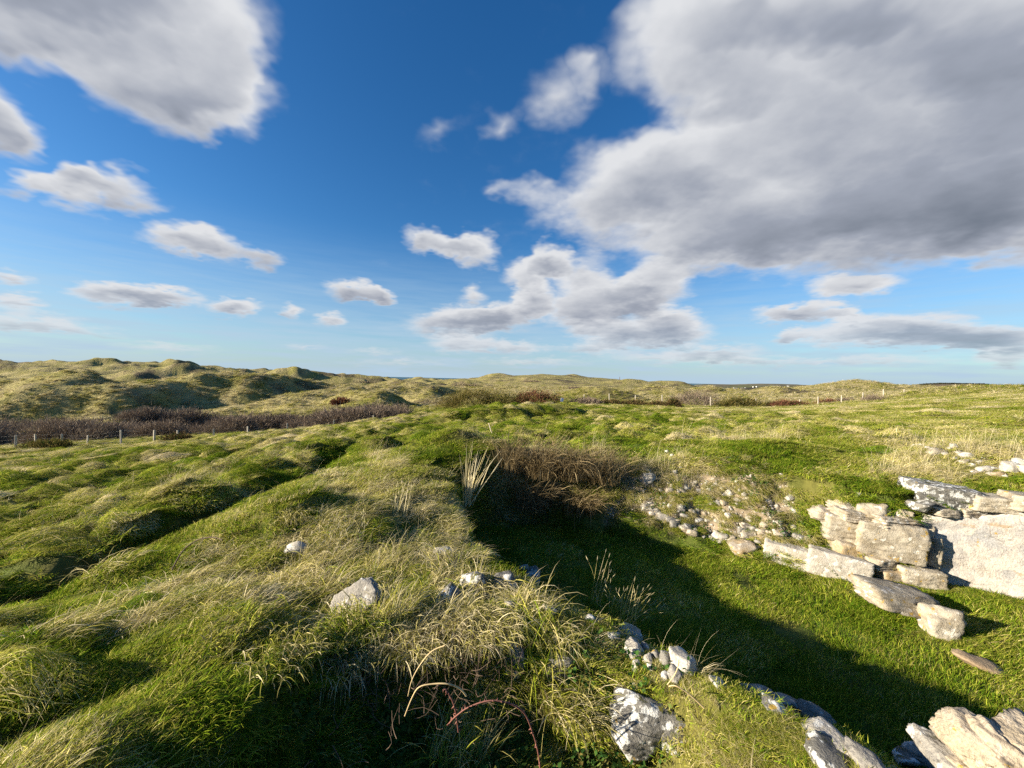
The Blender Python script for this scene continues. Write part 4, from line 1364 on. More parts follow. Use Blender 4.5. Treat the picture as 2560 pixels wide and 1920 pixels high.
block(2240, 2312, 1282, 1328, ST_SHALE, 5.92, .5, boxy=.35, strata=.06)
block(2278, 2378, 1428, 1482, ST_WALL, 5.66, .45, yaw=-.32, rough=.04)
block(2216, 2292, 1430, 1480, ST_TAN, 5.80, .4, rough=.05)
block(2318, 2352, 1322, 1352, ST_WALL, 5.86, .3, boxy=.4)
block(2340, 2366, 1350, 1436, ST_WALL, 5.74, .26, boxy=.5, rough=.06)
block(2186, 2260, 1402, 1436, ST_SHALE, 5.84, .4, strata=.06)
block(2330, 2486, 1224, 1286, ST_LICHEN, 5.74, .6, boxy=.7, rough=.04, tilt=6, yaw=-.35)
block(2312, 2354, 1262, 1294, ST_LICHEN, 5.70, .35, boxy=.2)
block(2352, 2420, 1274, 1298, ST_SHALE, 5.74, .35, strata=.05)
block(2476, 2600, 1250, 1290, ST_WALL, 5.52, .6, tilt=3, yaw=-.4)
block(2416, 2480, 1274, 1298, ST_SHALE, 5.72, .4, strata=.05)
block(2590, 2720, 1252, 1292, ST_WALL, 5.3, .6, tilt=2, yaw=-.4)
block(1838, 1902, 1364, 1404, ST_TAN, 6.45, .35, boxy=.5, rough=.06)
block(1850, 1962, 1318, 1362, ST_SHALE, 6.75, .5, boxy=.4, strata=.07, tilt=10)


def plaster():
    """the plastered stretch of the far wall: a thick slab with a broken left edge, its face uneven"""
    nu, nv = 200, 44
    A, B = at(2312, 1485, 5.96), at(2830, 1500, 5.02)
    B = A + (B - A) * 2.2
    u, v = np.meshgrid(np.linspace(0, 1, nu), np.linspace(0, 1, nv), indexing='ij')
    x = A[0] + (B[0] - A[0]) * u
    y = A[1] + (B[1] - A[1]) * u
    zt = -1.92 + .45 * u + .05 * np.sin(u * 34) + .04 * fbm(u * 28, v * 0, 3, 301)
    z = -3.12 + (zt + 3.12) * v
    le = .22 * fbm(v * 4.2, v * 0 + 3.3, 3, 305) + .10 * np.sin(v * 7)         # ragged left edge
    x = x + le * (1 - u) ** 12
    q = .022 * fbm(x * 1.3 + 3, z * 1.5, 2, 310) + .006 * fbm(x * 6, z * 7, 3, 315)
    yf = y + q
    V1 = np.stack([x, yf, z], -1)
    V2 = np.stack([x + .04, y + .34, z], -1)
    V = np.concatenate([V1.reshape(-1, 3), V2.reshape(-1, 3)])
    i = np.arange(nu - 1)[:, None] * nv + np.arange(nv - 1)[None]
    f1 = np.stack([i, i + nv, i + nv + 1, i + 1], -1).reshape(-1, 4)
    o_ = nu * nv
    fs = [f1, f1[:, ::-1] + o_]
    for idx in (np.arange(nv), (nu - 1) * nv + np.arange(nv), np.arange(nu) * nv + nv - 1):
        fs.append(np.stack([idx[:-1], idx[1:], idx[1:] + o_, idx[:-1] + o_], -1))
    o = add('plaster_face', to_mesh('plaster_face', V, np.concatenate(fs)), ST_PLASTER, smooth=True)
    keep_parent(o, fwall)


plaster()


def rubble(line, n, size, mats, spread=6, par=fwall):
    """small broken stones packed along a line of pixels"""
    L_ = np.array(line, float)
    for k in range(n):
        f = (k + random.random()) / n * (len(L_) - 1)
        i = min(int(f), len(L_) - 2)
        px, py = L_[i] + (L_[i + 1] - L_[i]) * (f - i)
        s_ = size * random.uniform(.5, 1.4)
        o = stone_at(px + random.uniform(-6, 6), py + random.uniform(-spread, spread), s_, s_ * random.uniform(.35, .6), random.choice(mats), sub=3, sink=.25, boxy=.4, strata=.06, tilt=random.uniform(-5, 18))
        if random.random() < .85:
            SPOTS.pop()
        keep_parent(o, par)


rubble([(2040, 1282), (2110, 1276), (2200, 1290), (2310, 1312)], 26, 30, (ST_SHALE, ST_WALL, ST_SHALE), 10)
rubble([(2060, 1310), (2130, 1330), (2200, 1345), (2310, 1330)], 22, 30, (ST_SHALE, ST_WALL), 14)
rubble([(1610, 1262), (1660, 1296), (1740, 1330), (1840, 1356), (1940, 1376)], 44, 24, (ST_GREY, ST_SHALE, ST_PALE), 10)
rubble([(1610, 1195), (1700, 1225), (1790, 1240), (1900, 1255), (2000, 1270)], 40, 17, (ST_PALE, ST_SHALE, ST_TAN, ST_GREY), 22)
rubble([(1600, 1240), (1700, 1275), (1800, 1300), (1900, 1315), (2000, 1330)], 36, 19, (ST_SHALE, ST_GREY, ST_PALE), 16)
rubble([(1850, 1322), (1930, 1338), (2010, 1350), (2090, 1362)], 16, 24, (ST_SHALE, ST_GREY), 8)
rubble([(2190, 1440), (2260, 1440), (2330, 1425)], 10, 24, (ST_WALL, ST_TAN), 8)


def wall_core():
    """rough core of broken stone and mortar that shows between the blocks"""
    A = [at(2030, 1330, 6.75), at(2120, 1350, 6.4), at(2200, 1370, 6.12), at(2330, 1380, 6.0)]
    nu, nv = 90, 34
    u = np.linspace(0, 3, nu)
    x = np.interp(u, range(4), [a[0] for a in A]); y = np.interp(u, range(4), [a[1] for a in A])
    zt = np.interp(u, range(4), [-2.05, -2.02, -1.95, -1.95]) + .03 * fbm(u * 6, u * 0, 3, 401)
    zb = np.full(nu, -3.1)
    v = np.linspace(0, 1, nv)
    X = np.repeat(x[:, None], nv, 1)
    Z = zb[:, None] + (zt - zb)[:, None] * v[None]
    Y = y[:, None] + .05 * v[None] + .05 * fbm(X * 5, Z * 9, 3, 405) + .03 * np.abs(perlin(X * 4, Z * 16, 407))
    V = np.concatenate([np.stack([X, Y, Z], -1).reshape(-1, 3), np.stack([X, Y + .4, Z], -1).reshape(-1, 3)])
    i = np.arange(nu - 1)[:, None] * nv + np.arange(nv - 1)[None]
    f1 = np.stack([i, i + nv, i + nv + 1, i + 1], -1).reshape(-1, 4)
    o_ = nu * nv
    fs = [f1]
    for idx in (np.arange(nv), (nu - 1) * nv + np.arange(nv), np.arange(nu) * nv + nv - 1):
        fs.append(np.stack([idx[:-1], idx[1:], idx[1:] + o_, idx[:-1] + o_], -1))
    o = add('rubble_core', to_mesh('rubble_core', V, np.concatenate(fs)), ST_SHALE, smooth=True)
    keep_parent(o, fwall)


wall_core()

# --- rubble wall higher up on the right
RUB = [(2305, 1116, 16, 10, 0), (2287, 1116, 10, 9, 0), (2336, 1113, 10, 8, 0), (2386, 1118, 14, 13, 0), (2374, 1123, 10, 8, 0), (2347, 1130, 38, 13, 1), (2415, 1141, 28, 15, 0), (2434, 1150, 20, 9, 0), (2448, 1156, 20, 11, 0), (2432, 1165, 20, 10, 0), (2414, 1156, 26, 13, 1), (2465, 1175, 32, 15, 0), (2452, 1147, 18, 9, 0),
       (2488, 1174, 20, 10, 0), (2500, 1188, 28, 13, 2), (2530, 1172, 36, 26, 0), (2558, 1165, 26, 28, 0), (2478, 1186, 16, 9, 0), (2390, 1147, 22, 8, 0), (2398, 1132, 18, 10, 0), (2365, 1136, 16, 8, 0), (2322, 1121, 14, 8, 0), (2444, 1182, 22, 9, 1), (2580, 1180, 30, 26, 0), (2516, 1192, 16, 9, 0)]
gr = ground(2430, 1160)
rw = empty('rubble_wall', gr, 'low line of white rubble stones in the turf at the right edge above the ruin', 'wall')
for px, py, w_, h_, k in RUB:
    o = stone_at(px, py, w_ * 1.1, h_ * 1.15, (ST_PALE, ST_WALL, ST_TAN)[k], sub=3, sink=.1, rough=.07)
    keep_parent(o, rw)

add('pebbles', PEBBLES, ST_PALE, kind='stuff', label='small pale stone chips over the bare earth bank', cat='pebbles')
# --- loose stones on the earth bank
LOOSE = [(1624, 1196, 32, 24), (1639, 1227, 20, 17), (1611, 1229, 10, 9), (1668, 1129, 10, 7), (1680, 1140, 11, 8), (1689, 1181, 16, 10), (1704, 1170, 13, 9), (1771, 1185, 11, 8), (1826, 1235, 20, 15), (1921, 1218, 18, 9), (1869, 1246, 11, 8), (2151, 1235, 11, 8), (2145, 1242, 8, 7), (1713, 1096, 14, 6), (1655, 1245, 12, 9),
         (1672, 1208, 12, 9), (1740, 1206, 11, 8), (1790, 1212, 12, 9), (1804, 1222, 10, 8), (1760, 1232, 10, 8), (1850, 1226, 9, 7), (1730, 1248, 9, 7), (1697, 1232, 10, 8), (1663, 1268, 12, 9), (1780, 1262, 12, 9), (1810, 1278, 10, 8), (1745, 1275, 12, 9), (1640, 1290, 12, 9), (1880, 1268, 9, 7), (1900, 1240, 9, 7), (1715, 1215, 8, 6), (1842, 1205, 9, 7)]
for i, (px, py, w_, h_) in enumerate(LOOSE):
    lab = {0: 'white angular stone, the biggest on the earth bank, at its left end', 1: 'small yellowish stone just below the white angular one'}.get(i, 'small pale loose stone scattered on the earth bank above the pit')
    stone_at(px, py, w_, h_, ST_TAN if i == 1 else ST_PALE, name='loose_stone', sub=2 if w_ < 15 else 3, sink=.1, label=lab, cat='stone', group='loose stones on the earth bank')
    SPOTS.pop()


# ------------------------------------------------------------------ stems, brambles and stalks
def tube(pts, r0, r1, n=6, sub=5):
    """smooth round stem through points; returns vertices, faces and the path"""
    P = np.array(pts, float)
    k = len(P)
    tt = np.linspace(0, k - 1, (k - 1) * sub + 1)
    Q = []
    for t_ in tt:
        i = min(int(t_), k - 2)
        f = t_ - i
        p0, p1, p2, p3 = P[max(i - 1, 0)], P[i], P[i + 1], P[min(i + 2, k - 1)]
        Q.append(.5 * ((2 * p1) + (-p0 + p2) * f + (2 * p0 - 5 * p1 + 4 * p2 - p3) * f * f + (-p0 + 3 * p1 - 3 * p2 + p3) * f ** 3))
    Q = np.array(Q)
    T = np.gradient(Q, axis=0)
    T /= np.linalg.norm(T, axis=1)[:, None] + 1e-9
    ref = np.array([.3, .9, .2])
    S1 = np.cross(T, ref); S1 /= np.linalg.norm(S1, axis=1)[:, None] + 1e-9
    S2 = np.cross(T, S1)
    m = len(Q)
    rad = np.linspace(r0, r1, m)
    a = np.arange(n) * 2 * np.pi / n
    V = (Q[:, None] + rad[:, None, None] * (S1[:, None] * np.cos(a)[None, :, None] + S2[:, None] * np.sin(a)[None, :, None])).reshape(-1, 3)
    i = np.arange(m - 1)[:, None] * n
    j = np.arange(n)[None]
    j2 = (j + 1) % n
    F = np.stack([i + j, i + j2, i + n + j2, i + n + j], -1).reshape(-1, 4)
    F = np.concatenate([F[:, [0, 1, 2]], F[:, [0, 2, 3]]])
    return V, F, Q, T, S1, S2, rad


def thorns(Q, T, S1, S2, rad, every=2, size=.012):
    V, F = [], []
    for i in range(1, len(Q) - 1, every):
        a = random.uniform(0, 6.28)
        d = S1[i] * math.cos(a) + S2[i] * math.sin(a)
        b = Q[i] + d * rad[i] * .8
        e1, e2 = T[i] * size * .3, np.cross(T[i], d) * size * .22
        o = len(V)
        V += [b - e1, b + e1 * .6 + e2, b + e1 * .6 - e2, b + d * size - T[i] * size * .3]
        F += [(o, o + 1, o + 3), (o + 1, o + 2, o + 3), (o + 2, o, o + 3)]
    return np.array(V), np.array(F)


M_BRAM = mat_simple('bramble_bark', (.20, .085, .065), .7)
M_DRYST = mat_simple('dry_stem', (.50, .38, .20), .7)
M_DEAD = mat_simple('bleached_wood', (.42, .36, .28), .8)
M_DARKST = mat_simple('dark_stem', (.11, .075, .05), .8)


def bramble(name, pxs, r0, r1, label, mat=M_BRAM, th=True, cat='bramble', leafy=0, thsz=.015):
    pts = [at(*q) for q in pxs]
    o0 = np.array(pts[0])
    V, F, Q, T, S1, S2, rad = tube([p - o0 for p in pts], r0, r1)
    root = empty(name, o0, label, cat)
    c = add('stem', to_mesh('stem', V, F), mat, root, smooth=True)
    if th:
        V, F = thorns(Q, T, S1, S2, rad, 1, thsz)
        add('thorns', to_mesh('thorns', V, F), mat, root, kind='stuff')
    return root


bramble('bramble', [(1352, 1935, 1.98), (1345, 1880, 1.98), (1332, 1832, 1.97), (1310, 1782, 1.95), (1272, 1758, 1.93), (1222, 1752, 1.92), (1172, 1768, 1.92), (1138, 1792, 1.93), (1120, 1812, 1.97)], .0050, .0032, 'red thorny bramble stem arching over the shaded hollow')
bramble('bramble', [(1146, 1830, 1.95), (1140, 1785, 1.93), (1132, 1755, 1.92), (1118, 1730, 1.92), (1108, 1722, 1.92)], .0042, .003, 'short red thorny bramble shoot standing beside the arching stem')
bramble('dry_stalk', [(1012, 1790, 1.95), (1030, 1745, 1.92), (1048, 1718, 1.9), (1082, 1710, 1.9), (1120, 1710, 1.9), (1150, 1722, 1.92), (1166, 1740, 1.93)], .0032, .0042, 'pale bent stalk arching above the bramble in the hollow', M_DRYST, False, 'stalk')
bramble('dry_stalk', [(1020, 1740, 1.95), (1030, 1700, 1.95), (1052, 1660, 1.95), (1080, 1628, 1.95), (1112, 1614, 1.95)], .0024, .0036, 'thin straw stalk leaning right in front of the dark bank', M_DRYST, False, 'stalk')
bramble('bramble', [(430, 1425, 3.3), (455, 1380, 3.35), (490, 1352, 3.4), (530, 1343, 3.4), (556, 1350, 3.35)], .006, .004, 'dark bramble runner arching over the green bank beside the ditch', M_DARKST, True)
bramble('bramble', [(690, 1656, 2.35), (668, 1622, 2.4), (645, 1592, 2.42), (610, 1575, 2.45)], .0052, .004, 'short dark bramble piece at the left end of the straw rim', M_DARKST, True)
bramble('dry_stalk', [(1668, 1712, 2.1), (1685, 1690, 2.1), (1694, 1670, 2.1), (1697, 1650, 2.1)], .0035, .0025, 'short brown stalk standing between the wall stones', M_DRYST, False, 'stalk')
bramble('dry_stalk', [(1760, 1770, 2.0), (1722, 1735, 2.02), (1690, 1715, 2.03), (1672, 1716, 2.05)], .0045, .003, 'brown dead stalk lying across the turf above the lichened boulder', M_DRYST, False, 'stalk')
bramble('fallen_branch', [(1222, 1058, 12.2), (1230, 1082, 12.0), (1243, 1096, 11.9), (1258, 1111, 11.8)], .014, .02, 'bleached dead branch sticking up in the middle field', M_DEAD, False, 'branch')
bramble('fallen_branch', [(1257, 1111, 11.8), (1270, 1106, 11.9), (1286, 1104, 12.0)], .016, .008, 'short dead branch lying right of the bleached one', M_DEAD, False, 'branch')


def stalk_clump(px, py, n, h, spread, lean, label, dep=None, dryv=.85, w_=.006, name='grass_tussock', heads=False, droop=.5, val=.85, rise=1.25, mat=None, comb=.75):
    g_ = ground(px, py) if dep is None else at(px, py, dep)
    rng = np.random.default_rng(int(px * 7 + py))
    V, F, T, Q, pts = blades(rng, n, spread, h, w_, comb, rise, droop, 5, .4, True)
    # turn the lean
    c, s_ = math.cos(lean), math.sin(lean)
    Rz = np.array([[c, -s_, 0], [s_, c, 0], [0, 0, 1]])
    parts = [(V @ Rz.T, F, T, Q)]
    if heads:
        hv, hf, ht, hq = [], [], [], []
        for tip, prev in zip(pts[-1] @ Rz.T, pts[-2] @ Rz.T):
            d = tip - prev; L_ = np.linalg.norm(d); d = d / L_
            sd = np.cross(d, [0.2, 1, 0.1]); sd /= np.linalg.norm(sd)
            o = len(hv)
            hv += [tip - d * L_ * .1, tip + d * .025 + sd * .0032, tip + d * .055, tip + d * .025 - sd * .0032]
            hf += [(o, o + 1, o + 2), (o, o + 2, o + 3)]
            ht += [1] * 4; hq += [.9] * 4
        parts.append((np.array(hv), np.array(hf), np.array(ht, float), np.array(hq, float)))
    me = blade_mesh(name, parts, mat or M_TUS)
    for nm, a in (('dry', dryv), ('val', val)):
        q = me.attributes.new(nm, 'FLOAT', 'POINT')
        q.data.foreach_set('value', np.full(len(me.vertices), a, np.float32))
    o = add(name, me, label=label, cat='grass')
    o.location = g_
    return o


M_TUS = mat_grass('tussock_blades', RAMP, .3, inst=False)
M_BROWN = mat_grass('brown_dead_grass', [(0, (.055, .040, .020)), (.5, (.185, .135, .066)), (1, (.38, .30, .17))], .25, inst=False)
stalk_clump(1168, 1262, 46, .85, .10, R(60), 'pale straw clump of tall stiff grass in front of the dark recess', dep=6.35, dryv=.95, w_=.010, droop=.25, val=.95)
stalk_clump(1490, 1505, 14, .40, .07, R(35), 'upright seeding stalks rising from the shaded pit floor', dep=4.3, dryv=.85, w_=.004, heads=True, droop=.35)
stalk_clump(1555, 1570, 44, .34, .14, R(20), 'grey-green seeding grass clump behind the wall top', dep=3.7, dryv=.5, w_=.0035, heads=True, droop=.7)
stalk_clump(975, 1570, 700, .26, .13, R(70), 'round straw tussock just right of the tilted pale slab', dryv=.58, w_=.0036, droop=2.2, val=.95)
stalk_clump(1210, 1575, 800, .19, .24, R(-60), 'wide straw tussock spilling over the dark bank in the centre', dryv=.68, w_=.0036, droop=2.3, val=.9)
stalk_clump(1060, 1600, 800, .19, .26, R(-75), 'straw grass fringe hanging over the dark bank below the pale slab', dryv=.68, w_=.0036, droop=2.3, val=.85)
stalk_clump(1400, 1610, 120, .28, .12, R(-70), 'small straw tussock hanging beside the dark rounded stone', dryv=.65, w_=.0036, droop=2.0, val=.85)
stalk_clump(790, 1400, 46, .30, .26, R(40), 'tall dry bent stalks crowding the crest left of centre', dryv=.8, w_=.0030, droop=.9, heads=True, val=.8)
stalk_clump(860, 1370, 40, .30, .25, R(60), 'thin brown flowering stalks right of the buried white stone', dryv=.75, w_=.0030, droop=.8, heads=True, val=.75)
stalk_clump(1000, 1290, 22, .34, .12, R(80), 'dead umbel stalks standing on the slope above the straw tussock', dryv=.9, w_=.006, droop=.2, heads=True)
for k, (px, py, dep, n, h_, v_, lab) in enumerate(((1270, 1180, 8.15, 320, .85, .60, 'leftmost brown curtain of grass hanging into the pit corner'), (1350, 1190, 8.1, 420, .95, .62, 'brown hanging grass second from the left on the back wall'), (1430, 1195, 8.05, 420, .95, .66, 'long brown hanging grass in the middle of the back wall'), (1510, 1205, 7.95, 300, .75, .66, 'rightmost brown curtain of grass beside the earth bank'), (1330, 1270, 7.8, 300, .7, .45, 'dark brown grass in the lower back corner of the pit'), (1450, 1280, 7.7, 300, .65, .5, 'dark straw grass at the foot of the hanging curtains'))):
    stalk_clump(px, py, n, h_, .34, R(-80 + 8 * k), lab, dep=dep, dryv=.55, w_=.008, droop=.9 + .5 * (k % 3), val=v_ + .45, rise=1.3, mat=M_BROWN, comb=.35)
stalk_clump(700, 1640, 400, .15, .22, R(-40), 'straw grass fringe at the left end of the dark bank', dryv=.55, w_=.0036, droop=2.2, val=.9)
stalk_clump(860, 1640, 700, .16, .26, R(-60), 'brown straw fringe over the darkest part of the bank', dryv=.75, w_=.0036, droop=2.3, val=.75)
stalk_clump(1150, 1880, 500, .26, .20, R(60), 'yellow-green tussock at the bottom edge below the brambles', dryv=.45, w_=.0036, droop=1.9, val=1.0)
stalk_clump(1420, 1760, 420, .26, .20, R(-50), 'grey straw tussock in the shade below the dark rounded stone', dryv=.6, w_=.0036, droop=2.0, val=.85)


# tangle of dead twigs in the shaded bank
def twig_tangle(px, py, dep, n, rad, label):
    rng = np.random.default_rng(int(px))
    V, F, off = [], [], 0
    for k in range(n):
        p = rng.normal(0, rad * .45, 3); p[2] = abs(p[2]) * .5
        d = rng.normal(0, 1, 3); d /= np.linalg.norm(d); d[2] = abs(d[2]) * .6
        L_ = rng.uniform(.06, .2)
        v, f, *_ = tube([p, p + d * L_ * .5 + rng.normal(0, .015, 3), p + d * L_ + rng.normal(0, .03, 3)], .0022, .0010, 4, 2)
        V.append(v); F.append(f + off); off += len(v)
    o = add('twig_tangle', to_mesh('twig_tangle', np.concatenate(V), np.concatenate(F)), M_DARKST, kind='stuff', label=label, cat='twigs')
    o.location = at(px, py, dep)


twig_tangle(980, 1730, 2.25, 120, .34, 'tangle of dead bramble twigs in the dark bank')
twig_tangle(1180, 1700, 2.3, 120, .34, 'tangle of thin dead twigs under the straw rim in the centre')


def edge_grass():
    """grass growing up against the stones"""
    SPOTS.extend([(bo.location[0], bo.location[1], .5, .4), (sl.location[0], sl.location[1], .42, .3), (fb.location[0], fb.location[1], .9, .6), (fb.location[0] + .1, fb.location[1] - .25, .45, .4)])
    # along the foot of the plaster
    for k in range(14):
        f = k / 13
        SPOTS.append((6.25 + 1.6 * f, 5.80 - .68 * f, .16, .16))
    for px in range(1800, 2040, 26):
        for py in range(1800, 1925, 24):
            g_ = ground(px, py)
            SPOTS.append((g_[0], g_[1], .05, .05))
    P = []
    for x, y, w_, d_ in SPOTS:
        n = int(np.clip(5 + w_ * 26, 5, 22))
        for k in range(n):
            a = RNG.uniform(math.pi * .95, math.pi * 2.05)          # the side towards the viewer
            P.append((x + math.cos(a) * (w_ * .5 + RNG.uniform(-.01, .04)), y + math.sin(a) * (d_ * .5 + RNG.uniform(-.01, .05))))
    P = np.array(P)
    z = height(P[:, 0], P[:, 1])
    P = np.column_stack([P, z])
    nv = np.tile([0., 0., 1.], (len(P), 1))
    dr = zone(P[:, 0], P[:, 1], P[:, 2])[0]
    s_ = RNG.uniform(.28, .6, len(P)) * np.clip(P[:, 1] / 4, .7, 1.4)
    scatter('edge_grass', P, orient(P, nv, R(30), 1.2), np.column_stack([s_, s_, s_]), np.clip(dr + .1 + .15 * RNG.normal(0, 1, len(P)), 0, 1), RNG.uniform(.7, 1.1, len(P)), P_TUS[0], 'short grass growing up around the stones', 'grass', P_TUS[1])


edge_grass()


# ------------------------------------------------------------------ fences
M_POST = mat_simple('weathered_post', (.38, .34, .28), .85)
M_WIRE = mat_simple('galvanised_wire', (.30, .30, .29), .5)


def fence(posts, label, depth, wires, wire_r, top_h):
    """posts: (px, top py); each stands on the ground at its depth"""
    P = []
    for i, (px, py) in enumerate(posts):
        dep = depth(px)
        d = ray(px, py) * dep
        zb = hgt(d[0], d[1])
        P.append((d[0], d[1], zb, max(d[2] - zb, .5)))
    root = empty('wire_fence', P[0][:3], label, 'fence')
    for x, y, z, h in P:
        h = min(h, top_h)
        w_ = random.uniform(.045, .06)
        bm = bmesh.new()
        bmesh.ops.create_cube(bm, size=1.0)
        for v in bm.verts:
            v.co.x *= w_ * 2; v.co.y *= w_ * 2
            v.co.z = h if v.co.z > 0 else -.3
        bmesh.ops.bevel(bm, geom=bm.edges[:], offset=.012, segments=1, affect='EDGES')
        me = bpy.data.meshes.new('post'); bm.to_mesh(me); bm.free()
        o = add('post', me, M_POST)
        o.location = (x, y, z)
        o.rotation_euler = (R(random.uniform(-2, 2)), R(random.uniform(-3, 3)), random.uniform(0, 1.5))
        keep_parent(o, root)
    for k in wires:
        pts = [np.array([x, y, z + min(h, top_h) * k]) for x, y, z, h in P]
        mid = [pts[0]]
        for a, b in zip(pts[:-1], pts[1:]):
            mid += [(a + b) / 2 - np.array([0, 0, .03]), b]
        V, F, *_ = tube([p - np.array(P[0][:3]) for p in mid], wire_r, wire_r, 4, 2)
        add('wire', to_mesh('wire', V, F), M_WIRE, root)
    return root


fence([(-40, 1090), (39, 1088), (90, 1085), (155, 1085), (219, 1088), (303, 1075), (386, 1075), (444, 1076), (535, 1072), (620, 1066), (719, 1058), (834, 1049), (934, 1038)],
      'wooden post and wire fence below the purple scrub on the left', lambda px: 30 + max(0, px - 380) * .012, (.94, .66, .40, .18), .0022, 1.3)
fence([(1461, 986), (1524, 984), (1589, 988), (1656, 987), (1777, 992), (1890, 996), (1999, 998), (2046, 992), (2104, 988), (2158, 981), (2209, 973), (2260, 973), (2304, 976)],
      'thin pale post fence crossing the field before the right-hand dunes', lambda px: 50 + max(0, px - 2200) * .03, (.92, .6, .3), .002, 1.4)


# ------------------------------------------------------------------ bushes
def mat_twig(name, c0, c1, c2, trans=.1):
    m, t, out = new_mat(name)
    a_r = nn(t, 'ShaderNodeAttribute', attribute_name='rnd')
    cr = nn(t, 'ShaderNodeValToRGB')
    t.links.new(a_r.outputs['Fac'], cr.inputs[0])
    el = cr.color_ramp.elements
    el[0].color = tuple(c0) + (1,)
    el[1].color = tuple(c2) + (1,)
    e = el.new(.5); e.color = tuple(c1) + (1,)
    df, tr, mx = nn(t, 'ShaderNodeBsdfDiffuse'), nn(t, 'ShaderNodeBsdfTranslucent'), nn(t, 'ShaderNodeMixShader')
    t.links.new(cr.outputs[0], df.inputs[0]); t.links.new(cr.outputs[0], tr.inputs[0])
    mx.inputs[0].default_value = trans
    t.links.new(df.outputs[0], mx.inputs[1]); t.links.new(tr.outputs[0], mx.inputs[2])
    t.links.new(mx.outputs[0], out.inputs[0])
    return m


TW_PURPLE = mat_twig('purple_twigs', (.095, .070, .056), (.175, .134, .104), (.29, .235, .175))
TW_RED = mat_twig('red_brown_twigs', (.075, .028, .022), (.15, .060, .042), (.21, .12, .06))
TW_OLIVE = mat_twig('olive_shoots', (.06, .055, .014), (.13, .115, .03), (.24, .18, .07), .2)
TW_BROWN = mat_twig('bramble_brown', (.05, .04, .02), (.13, .085, .04), (.20, .15, .06))
LF_DARK = mat_twig('bramble_leaves', (.02, .035, .01), (.05, .075, .018), (.13, .08, .03), .25)


def dome(rng, n, w_, d_, h_, twl, tww, shell=.55):
    """twigs filling a low lumpy dome, mostly rising outwards"""
    a = rng.uniform(0, 2 * np.pi, n)
    e = np.arcsin(rng.uniform(0, 1, n))
    rr = rng.uniform(shell, 1, n) ** .5
    lump = 1 + .22 * np.sin(a * 3 + rng.uniform(0, 6)) * np.cos(e) + .16 * np.sin(a * 7 + e * 5 + rng.uniform(0, 6)) + .08 * rng.normal(0, 1, n)
    c = np.stack([np.cos(a) * np.cos(e) * w_ / 2, np.sin(a) * np.cos(e) * d_ / 2, np.sin(e) * h_], 1) * (rr * lump)[:, None]
    d = c / np.array([w_ / 2, d_ / 2, h_]) + rng.normal(0, .55, (n, 3)) + np.array([.25, 0, .5])
    d /= np.linalg.norm(d, axis=1)[:, None]
    s = np.cross(d, rng.normal(0, 1, (n, 3)))
    s /= np.linalg.norm(s, axis=1)[:, None]
    L_ = twl * rng.uniform(.5, 1.4, n)[:, None]
    W_ = tww * rng.uniform(.6, 1.3, n)[:, None]
    V = np.stack([c - s * W_ / 2, c + s * W_ / 2, c + d * L_ + s * W_ * .3, c + d * L_ - s * W_ * .3], 1).reshape(-1, 3)
    b = np.arange(n)[:, None] * 4
    F = np.concatenate([b + np.array([[0, 1, 2]]), b + np.array([[0, 2, 3]])], 0)
    return V, F, np.tile([0, 0, 1, 1.], n), np.repeat(rng.random(n), 4)


def bush(px0, px1, pyt, pyb, dep, mat, label, name='bramble_bush', n=2600, leaf=0, group=None, dd=.6, twl=.34, tww=.028):
    rng = np.random.default_rng(int(px0 + pyb))
    cx = (px0 + px1) / 2
    g_ = at(cx, pyb, dep)
    gz = hgt(g_[0], g_[1])
    w_ = (px1 - px0) * dep / FPX
    h_ = max((pyb - pyt) * dep / FPX + (g_[2] - gz), .5)
    root = empty(name, (g_[0], g_[1] + w_ * dd * .35, gz), label, 'bush', group)
    V, F, T, Q = dome(rng, n, w_, w_ * dd, h_, twl, tww)
    V[:, 2] += -.15
    me = blade_mesh('twigs', [(V, F, T, Q)], mat)
    add('twigs', me, None, root, kind='stuff')
    if leaf:
        V, F, T, Q = dome(rng, leaf, w_ * .97, w_ * dd * .97, h_ * .93, .10, .09, .7)
        add('leaves', blade_mesh('leaves', [(V, F, T, Q)], LF_DARK), None, root, kind='stuff')
    # some main stems
    V, F, off = [], [], 0
    for k in range(7):
        a = rng.uniform(0, 6.28)
        e = np.array([math.cos(a) * w_ * .3, math.sin(a) * w_ * dd * .3, h_ * rng.uniform(.5, .8)])
        v, f, *_ = tube([np.array([e[0] * .3, e[1] * .3, -.2]), e * .55, e], .03, .01, 5, 2)
        V.append(v); F.append(f + off); off += len(v)
    add('stems', to_mesh('stems', np.concatenate(V), np.concatenate(F)), M_DARKST, root, kind='stuff')
    return root


bush(1085, 1312, 978, 1022, 41, TW_OLIVE, 'wide olive bush on the brow in the centre', n=5200, leaf=900, dd=.45, twl=.5)
bush(1278, 1408, 979, 1018, 42, TW_RED, 'red-brown bramble bush right of the olive one', n=3600, leaf=700)
bush(1425, 1512, 996, 1026, 43, TW_PURPLE, 'low purple bush beside the small pale blue object', n=2400)
bush(1500, 1560, 1006, 1024, 44, TW_BROWN, 'low brown bramble patch under the second post of the right fence', n=1500, leaf=500)
bush(1555, 1625, 1007, 1021, 44, TW_BROWN, 'long low bramble patch under the third post of the right fence', n=1500, leaf=500)
bush(1625, 1674, 1006, 1022, 44, TW_BROWN, 'bramble patch left of the dark rounded clump in the right field', n=1300, leaf=300)
bush(1668, 1702, 998, 1025, 42, TW_BROWN, 'dark rounded bramble clump casting a shadow to its right', n=1500, leaf=500)
bush(1690, 1806, 981, 1014, 52, TW_PURPLE, 'big rounded purple bush behind the right fence', n=4200)
